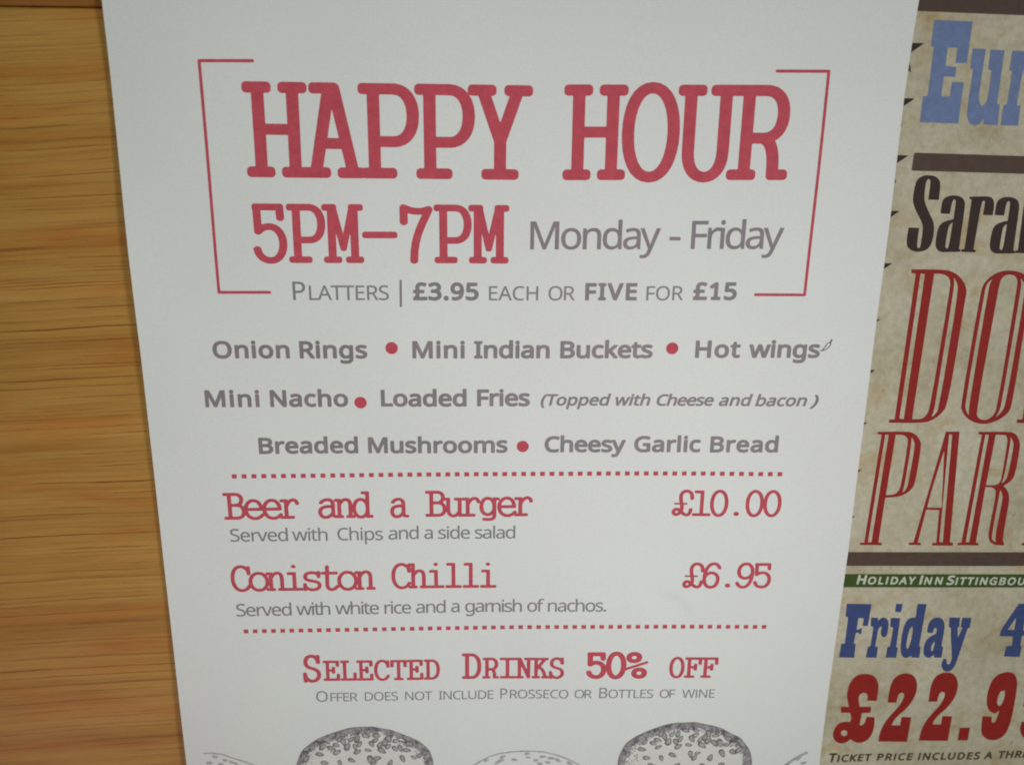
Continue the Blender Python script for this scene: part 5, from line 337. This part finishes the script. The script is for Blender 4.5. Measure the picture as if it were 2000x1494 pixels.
CORN = [(0, 0), (1, 0), (1, 1), (0, 1)]
def fill(F, x0, y0, h, run_mm=2.5):
    """filled iso-contour F>0 as polygons: lists of (x,y) vertices and polygon sizes"""
    B = F > 0; H, Wd = F.shape
    code = (B[:-1, :-1]*1 + B[:-1, 1:]*2 + B[1:, 1:]*4 + B[1:, :-1]*8)
    VX, VY, SZ = [], [], []
    for c in range(1, 15):
        jj, ii = np.nonzero(code == c)
        if not len(ii): continue
        px, py = [], []
        for k in range(4):
            a, b = CORN[k], CORN[(k+1) % 4]
            ina, inb = c >> k & 1, c >> ((k+1) % 4) & 1
            if ina: px.append(ii+a[0]+0.); py.append(jj+a[1]+0.)
            if ina != inb:
                fa = F[jj+a[1], ii+a[0]]; fb = F[jj+b[1], ii+b[0]]; t = fa/(fa-fb)
                px.append(ii+a[0]+t*(b[0]-a[0])); py.append(jj+a[1]+t*(b[1]-a[1]))
        VX.append(np.stack(px, 1).ravel()); VY.append(np.stack(py, 1).ravel()); SZ.append(np.full(len(ii), len(px)))
    R_ = max(1, int(run_mm/h)); qx, qy = [], []
    full = code == 15
    for j in range(full.shape[0]):
        r = np.flatnonzero(full[j])
        if not len(r): continue
        cut = np.flatnonzero(np.diff(r) > 1)
        for s_, e_ in zip(r[np.r_[0, cut+1]], r[np.r_[cut, len(r)-1]]):
            a = s_
            while a <= e_:
                b = min(a+R_, e_+1); qx += [a, b, b, a]; qy += [j, j, j+1, j+1]; a = b
    if qx: VX.append(np.array(qx, float)); VY.append(np.array(qy, float)); SZ.append(np.full(len(qx)//4, 4))
    if not VX: return None
    return x0+np.concatenate(VX)*h, y0+np.concatenate(VY)*h, np.concatenate(SZ)

def print_mesh(name, xy, zfun, lift, frame=None):
    """lay filled polygons on a sheet; frame = (origin, ex, ey) maps local to sheet mm"""
    x, y, sz = xy
    if frame is not None:
        o, ex, ey = frame; u = o[0]+x*ex[0]+y*ey[0]; v = o[1]+x*ex[1]+y*ey[1]
    else: u, v = x, y
    return mesh_from(name, W3(u, v, zfun(u, v)+lift), sz, np.arange(len(u)))

def word_field(text, style, P0, P1, cap):
    """iso-field of one word in a local frame whose x axis is its baseline"""
    st = STYLE[style]; P0 = np.array(P0); P1 = np.array(P1); Wd = float(np.hypot(*(P1-P0)))
    n = len(text)
    if st[0] == 'sk':
        _, ux, wx, wy, h, _m = st; ux *= cap; wx *= cap; wy *= cap; uy = (cap-wy)/100.
        G = []
        for ch in text:
            s = np.array(skeleton(ch)); s[:, [0, 2]] *= ux; s[:, [1, 3]] = s[:, [1, 3]]*uy+wy/2
            rad = np.where(s[:, 4] < 0, -s[:, 4]*ux/wx, s[:, 4])
            lo = (np.minimum(s[:, 0], s[:, 2])-rad*wx).min(); hi = (np.maximum(s[:, 0], s[:, 2])+rad*wx).max()
            G.append((s, rad, lo, hi))
        adv = 0 if n == 1 else (Wd-(G[-1][3]-G[0][2]))/(n-1)
        if n == 1:   # a single letter is stretched to its measured width
            k = (Wd-wx)/(G[0][3]-G[0][2]-wx); s, rad, lo, hi = G[0]
            s[:, [0, 2]] = (s[:, [0, 2]]-(lo+wx/2))*k+wx/2; G[0] = (s, rad, 0., Wd)
        offs = [-G[0][2]+i*adv for i in range(n)]
        ylo, yhi = -.32*cap, 1.12*cap
    else:
        _, sx, wt, skew, h, _m = st; off = wt*cap; k = (cap-2*max(off, 0))/573.; kx = k*sx
        G = []; pen = 0.; pens = []
        for ch in text:
            adv, o = FONT[ch]; pens.append(pen)
            if o:
                s = closed_segs(o)*[kx, k, kx, k]; s[:, [1, 3]] += max(off, 0); s[:, [0, 2]] += skew*s[:, [1, 3]]
                G.append((s, None, s[:, [0, 2]].min()-off, s[:, [0, 2]].max()+off))
            else: G.append(None)
            pen += adv*kx
        nat = pens[-1]+G[-1][3]-G[0][2]
        if n == 1:
            kk = Wd/nat; s = G[0][0].copy(); s[:, [0, 2]] *= kk; G[0] = (s, None, G[0][2]*kk, G[0][3]*kk); tr = 0
        else: tr = (Wd-nat)/(n-1)
        offs = [pens[i]+tr*i-G[0][2] for i in range(n)]
        ylo, yhi = -.38*cap, 1.30*cap
    pad = .3; x0 = -pad-.1*cap; nx = int((Wd+2*pad+.3*cap)/h)+2; y0 = ylo; ny = int((yhi-ylo)/h)+2
    F = np.full((ny, nx), -1.)
    gy = y0+np.arange(ny)*h
    for i in range(n):
        if G[i] is None: continue
        s, rad, lo, hi = G[i]
        a = max(0, int((lo+offs[i]-x0-.3)/h)); b = min(nx, int((hi+offs[i]-x0+.3)/h)+2)
        if b <= a: continue
        gx = x0+np.arange(a, b)*h
        X, Y = np.meshgrid(gx-offs[i], gy); X = X.ravel(); Y = Y.ravel()
        if st[0] == 'sk':
            sn = s[:, :4]/[wx, wy, wx, wy]
            f = chunks(lambda p, q: (rad-seg_dist(p/wx, q/wy, sn, True)).max(1), X, Y)
        else:
            f = chunks(lambda p, q: signed(p, q, s)+off, X, Y)
        F[:, a:b] = np.maximum(F[:, a:b], f.reshape(ny, b-a))
    ex = (P1-P0)/Wd
    return F, x0, y0, h, (P0, ex)

def lettering(text, style, P0, P1, cap, zfun, lift, parent, ey=(0., 1.), name='lettering'):
    F, x0, y0, h, (o, ex) = word_field(text, style, P0, P1, cap)
    me = print_mesh(name, fill(F, x0, y0, h), zfun, lift, (o, ex, ey))
    mat = MAT[STYLE[style][-1]]
    return obj(name, me, mat, parent)

def soften(poly, ang=52.):
    """round the gentle corners of a traced outline, keep the sharp ones"""
    P = np.asarray(poly, float)
    for _ in range(2):
        out = []; n = len(P)
        for i in range(n):
            a, b, c = P[i-1], P[i], P[(i+1) % n]; d1 = b-a; d2 = c-b
            t = abs(math.degrees(math.atan2(d1[0]*d2[1]-d1[1]*d2[0], d1 @ d2)))
            if t < ang and t > 2: out += [b-.25*d1, b+.25*d2]
            else: out.append(b)
        P = np.array(out)
    return P

def traced(polys, h, parent, mat, name, zfun, lift, smooth=True, grow=0.):
    """print from outlines in sheet mm; polys: list of glyphs, each a list of contours"""
    GL = [[soften(c) if smooth else np.asarray(c, float) for c in g] for g in polys]
    al = np.concatenate([c for g in GL for c in g]); lo = al.min(0)-.5; hi = al.max(0)+.5
    nx, ny = (np.ceil((hi-lo)/h)+1).astype(int); F = np.full((ny, nx), -1.)
    for g in GL:
        ga = np.concatenate(g); a = np.maximum(0, ((ga.min(0)-.4-lo)/h).astype(int)); b = np.minimum([nx, ny], ((ga.max(0)+.4-lo)/h).astype(int)+2)
        X, Y = np.meshgrid(lo[0]+np.arange(a[0], b[0])*h, lo[1]+np.arange(a[1], b[1])*h)
        sg = closed_segs(g)
        f = chunks(lambda p, q: signed(p, q, sg, True)+grow, X.ravel(), Y.ravel()).reshape(X.shape)
        F[a[1]:b[1], a[0]:b[0]] = np.maximum(F[a[1]:b[1], a[0]:b[0]], f)
    me = print_mesh(name, fill(F, lo[0], lo[1], h), zfun, lift)
    return obj(name, me, MAT[mat], parent)

def stroked(paths, w, h, parent, mat, name, zfun, lift, square=False):
    """print made of strokes of width w (mm)"""
    sg = np.concatenate([np.c_[np.array(p)[:-1], np.array(p)[1:]] for p in paths])
    lo = np.minimum(sg[:, :2], sg[:, 2:]).min(0)-w; hi = np.maximum(sg[:, :2], sg[:, 2:]).max(0)+w
    nx, ny = (np.ceil((hi-lo)/h)+1).astype(int)
    X, Y = np.meshgrid(lo[0]+np.arange(nx)*h, lo[1]+np.arange(ny)*h)
    f = chunks(lambda p, q: (w/2-seg_dist(p, q, sg)).max(1), X.ravel(), Y.ravel()).reshape(X.shape)
    return obj(name, print_mesh(name, fill(f, lo[0], lo[1], h), zfun, lift), MAT[mat], parent)

def sheet_mesh(name, us, vs, uv_to_sheet, zfun, thick):
    """a paper sheet as a thin closed solid following zfun"""
    nu, nv = len(us), len(vs); U, V = np.meshgrid(us, vs); U, V = uv_to_sheet(U, V)
    z = zfun(U, V); top = W3(U.ravel(), V.ravel(), z.ravel()); bot = W3(U.ravel(), V.ravel(), z.ravel()-thick)
    n = nu*nv; F = []; allv = np.concatenate([top, bot])
    for j in range(nv-1):
        for i in range(nu-1):
            a = j*nu+i; F.append((a, a+1, a+nu+1, a+nu)); F.append((n+a, n+a+nu, n+a+nu+1, n+a+1))
    ring = [i for i in range(nu)]+[j*nu+nu-1 for j in range(1, nv)]+[(nv-1)*nu+i for i in range(nu-2, -1, -1)]+[j*nu for j in range(nv-2, 0, -1)]
    rim_start = len(F)
    k = 2*n; m = len(ring); allv = np.concatenate([allv, top[ring], bot[ring]])
    for i in range(m): j = (i+1) % m; F.append((k+i, k+m+i, k+m+j, k+j))
    me = mesh_from(name, allv, [4]*len(F), np.array(F).ravel(), True)
    sm = np.ones(len(F), bool); sm[rim_start:] = False
    me.polygons.foreach_set('use_smooth', sm)
    return me

def box_mesh(name, x0, x1, y0, y1, z0, z1, bev=0.0):
    """a board; front face towards -y with eased edges"""
    b = bev
    v = [(x0, y1, z0), (x1, y1, z0), (x1, y1, z1), (x0, y1, z1), (x0, y0+b, z0), (x1, y0+b, z0), (x1, y0+b, z1), (x0, y0+b, z1),
         (x0+b, y0, z0+b), (x1-b, y0, z0+b), (x1-b, y0, z1-b), (x0+b, y0, z1-b)]
    f = [(0, 3, 2, 1), (0, 1, 5, 4), (1, 2, 6, 5), (2, 3, 7, 6), (3, 0, 4, 7), (4, 5, 9, 8), (5, 6, 10, 9), (6, 7, 11, 10), (7, 4, 8, 11), (8, 9, 10, 11)]
    return mesh_from(name, v, [4]*len(f), np.array(f).ravel())

# ------------------------------------------------------------------ the wall: oak-veneered boards on a dark backing
wall = obj('wall', box_mesh('wall', -.30, .60, .012, .030, -.62, .30), MAT['backing'], kind='structure')
obj('board', box_mesh('board', -.295, .595, 0, .0118, -.61, -.0035, .0004), MAT['oak'], wall)
obj('board', box_mesh('board', -.295, .595, 0, .0118, -.0032, .29, .0004), MAT['oak_dark'], wall)

# ------------------------------------------------------------------ the event poster (under the menu's right edge)
ev = obj('event_poster', None, None, label='cream aged-paper event poster with blue, black and red slab lettering, partly under the white menu', category='poster')
EA = math.radians(EV_ANGLE := -0.55); ec, es = math.cos(EA), math.sin(EA)
EO = np.array([STAR_TIPS[0][0]-17., 40.])
def ev_uv(a, b): return EO[0]+a*ec-b*es, EO[1]+a*es+b*ec
obj('poster_sheet', sheet_mesh('poster_sheet', np.linspace(0, 210, 43), np.linspace(-297, 0, 60), ev_uv, event_z, .16), MAT['parchment'], ev)
for nm, mt, poly in EVENT_BARS:
    P = np.array(poly)
    lo, hi = P.min(0), P.max(0)
    traced([[poly]], .5, ev, mt, nm, event_z, .03, smooth=False)
for text, mt, glyphs in EVENT:
    o = traced(glyphs, .16, ev, mt, 'lettering', event_z, .035)
for row in EVENT_WORDS:
    lettering(row[0], row[1], row[2:4], row[4:6], row[6], event_z, .06, ev, (es*-1., ec))
for i, (tu, tv) in enumerate(STAR_TIPS):
    r = 6.75; a0 = math.radians(18)+EA; cx_, cy_ = tu-r*math.cos(a0), tv-r*math.sin(a0)
    pts = [(cx_+(r if k % 2 == 0 else r*.382)*math.cos(a0+k*math.pi/5), cy_+(r if k % 2 == 0 else r*.382)*math.sin(a0+k*math.pi/5)) for k in range(10)]
    traced([[pts]], .2, ev, 'ink_black', 'star', event_z, .035, smooth=False)

# ------------------------------------------------------------------ the menu sheet
menu = obj('menu_poster', None, None, label='white happy hour menu sheet with red typewriter headings, on the oak boards', category='menu')
def ident(a, b):
    l = np.interp(-b, -np.array(EDGE_LEFT)[:, 1], np.array(EDGE_LEFT)[:, 0]); r = np.interp(-b, -np.array(EDGE_RIGHT)[:, 1], np.array(EDGE_RIGHT)[:, 0])
    return l+a/210.*(r-l), b
obj('menu_sheet', sheet_mesh('menu_sheet', np.linspace(0, 210, 263), np.linspace(-277, 20, 372), ident, paper_z, .12), MAT['paper'], menu)
INK = .035
for row in MENU:
    lettering(row[0], row[1], row[2:4], row[4:6], row[6], paper_z, INK, menu)
for b in BRACKETS: stroked([b], 0.80, .12, menu, 'red', 'corner_bracket', paper_z, INK)
stroked([STROKE_BAR], .62, .08, menu, 'grey', 'divider_stroke', paper_z, INK)
def disc(c, r, mat, name, parent, rx=1.0, n=28):
    pts = [(c[0]+rx*r*math.cos(k*2*math.pi/n), c[1]+r*math.sin(k*2*math.pi/n)) for k in range(n)]
    return traced([[pts]], .12, parent, mat, name, paper_z, INK, smooth=False)
for c, r in zip(BULLETS, BULLET_R): disc(c, r*.97, 'red', 'bullet_dot', menu)
sq_w, sq_h = 1.42, 1.32
sq = mesh_from('square', [(-sq_w/2000, 0, -sq_h/2000), (sq_w/2000, 0, -sq_h/2000), (sq_w/2000, 0, sq_h/2000), (-sq_w/2000, 0, sq_h/2000)], [4], [0, 1, 2, 3])
sq.materials.append(MAT['red'])
for pts in RULES:
    P = np.array(pts)
    rule = obj('dotted_rule', None, None, menu)
    for (u, v), z in zip(P, paper_z(P[:, 0], P[:, 1])+INK+.01):
        s_ = obj('square', sq, None, rule); s_.location = (u/1000, -z/1000, v/1000)
stroked(CHILLI[1:], .25, .06, menu, 'chilli', 'chilli_drawing', paper_z, INK)
stroked(CHILLI[:1], .42, .06, menu, 'chilli', 'chilli_stalk', paper_z, INK+.01)

def seed_poly(row, k=1.0, asp=.56, n=14):
    c = np.array(row[:2]); d = np.array(row[2:])-c; q = np.array([-d[1], d[0]])*asp; pts = []
    for i in range(n):
        t = 2*math.pi*i/n; x, y = math.cos(t), math.sin(t)*(1-.32*math.cos(t))
        pts.append(tuple(c+d*x*k+q*y*k))
    return pts
import random
rnd = random.Random(5)
for outer, inner, seeds in BUNS:
    def round_(P, n=2):
        for _ in range(n):
            P = np.concatenate([[P[0]], np.stack([.75*P[:-1]+.25*P[1:], .25*P[:-1]+.75*P[1:]], 1).reshape(-1, 2), [P[-1]]])
        return P
    O_ = round_(np.array(outer)); I_ = round_(np.array(inner)); k_ = min(len(O_), len(I_)); O_ = O_[:k_]; I_ = I_[:k_]; bun = None
    # ragged rim print, with the pale crumb left open inside
    def rag(P, a, close=False):
        out = []
        for i in range(len(P)-1):
            for k in range(2):
                t = k/2; p = P[i]*(1-t)+P[i+1]*t; out.append(p+np.array([rnd.uniform(-a, a), rnd.uniform(-a, a)]))
        out.append(P[-1]); return np.array(out)
    band = np.concatenate([rag(O_, .10), rag(I_[::-1], .62)])
    bun = traced([[band]], .12, menu, 'rim', 'bun_drawing', paper_z, .040)
    traced([[np.concatenate([O_*.99+O_.mean(0)*.01])]], .16, bun, 'crumb', 'bun_crumb', paper_z, .022)
    stroked([O_], .22, .10, bun, 'seed_line', 'dome_outline', paper_z, .048)
    specks = []
    for q in range(260):   # stippled engraving strokes that shade the dome towards its rim
        t = rnd.uniform(0, len(I_)-1.001); a_ = int(t); p = I_[a_]*(1-t+a_)+I_[a_+1]*(t-a_)
        o_ = O_[a_]*(1-t+a_)+O_[a_+1]*(t-a_); side = min(1., abs(t/(len(I_)-1)-.5)*2.4)
        d_ = abs(rnd.gauss(0, .25+.75*side)); n_ = (p-o_)/max(1e-6, np.hypot(*(p-o_)))
        c_ = p+n_*d_*2.2; ln = rnd.uniform(.25, .7); an = rnd.uniform(0, 3.14)
        specks.append([seed_poly([c_[0], c_[1], c_[0]+ln*math.cos(an), c_[1]+ln*math.sin(an)], .8, rnd.uniform(.25, .5), 8)])
    traced(specks, .09, bun, 'rim', 'dome_shading', paper_z, .046)
    for r_ in seeds:
        k = rnd.uniform(.92, 1.15); asp = rnd.uniform(.5, .66)
        s1 = traced([[seed_poly(r_, k, asp)]], .09, bun, 'seed_line', 'sesame_seed', paper_z, .052)
        r3 = np.array(r_); sh = (r3[2:]-r3[:2])*rnd.uniform(-.1, .15); r3[:2] += sh; r3[2:] += sh
        traced([[seed_poly(r3, k*.68, asp*.95)]], .07, bun, 'seed', 'seed_highlight', paper_z, .062)
for i, f in enumerate(FAINT):
    b = stroked([f], .42 if i != 2 else .95, .10, menu, 'faint', 'faint_bun_drawing', paper_z, INK)
    for r_ in [s for s in FAINT_SEEDS if min(p[0] for p in f)-3 < s[0] < max(p[0] for p in f)+3]:
        traced([[seed_poly(r_, rnd.uniform(.8, 1.1), rnd.uniform(.35, .6))]], .09, b, 'fseed', 'sesame_seed', paper_z, .045)
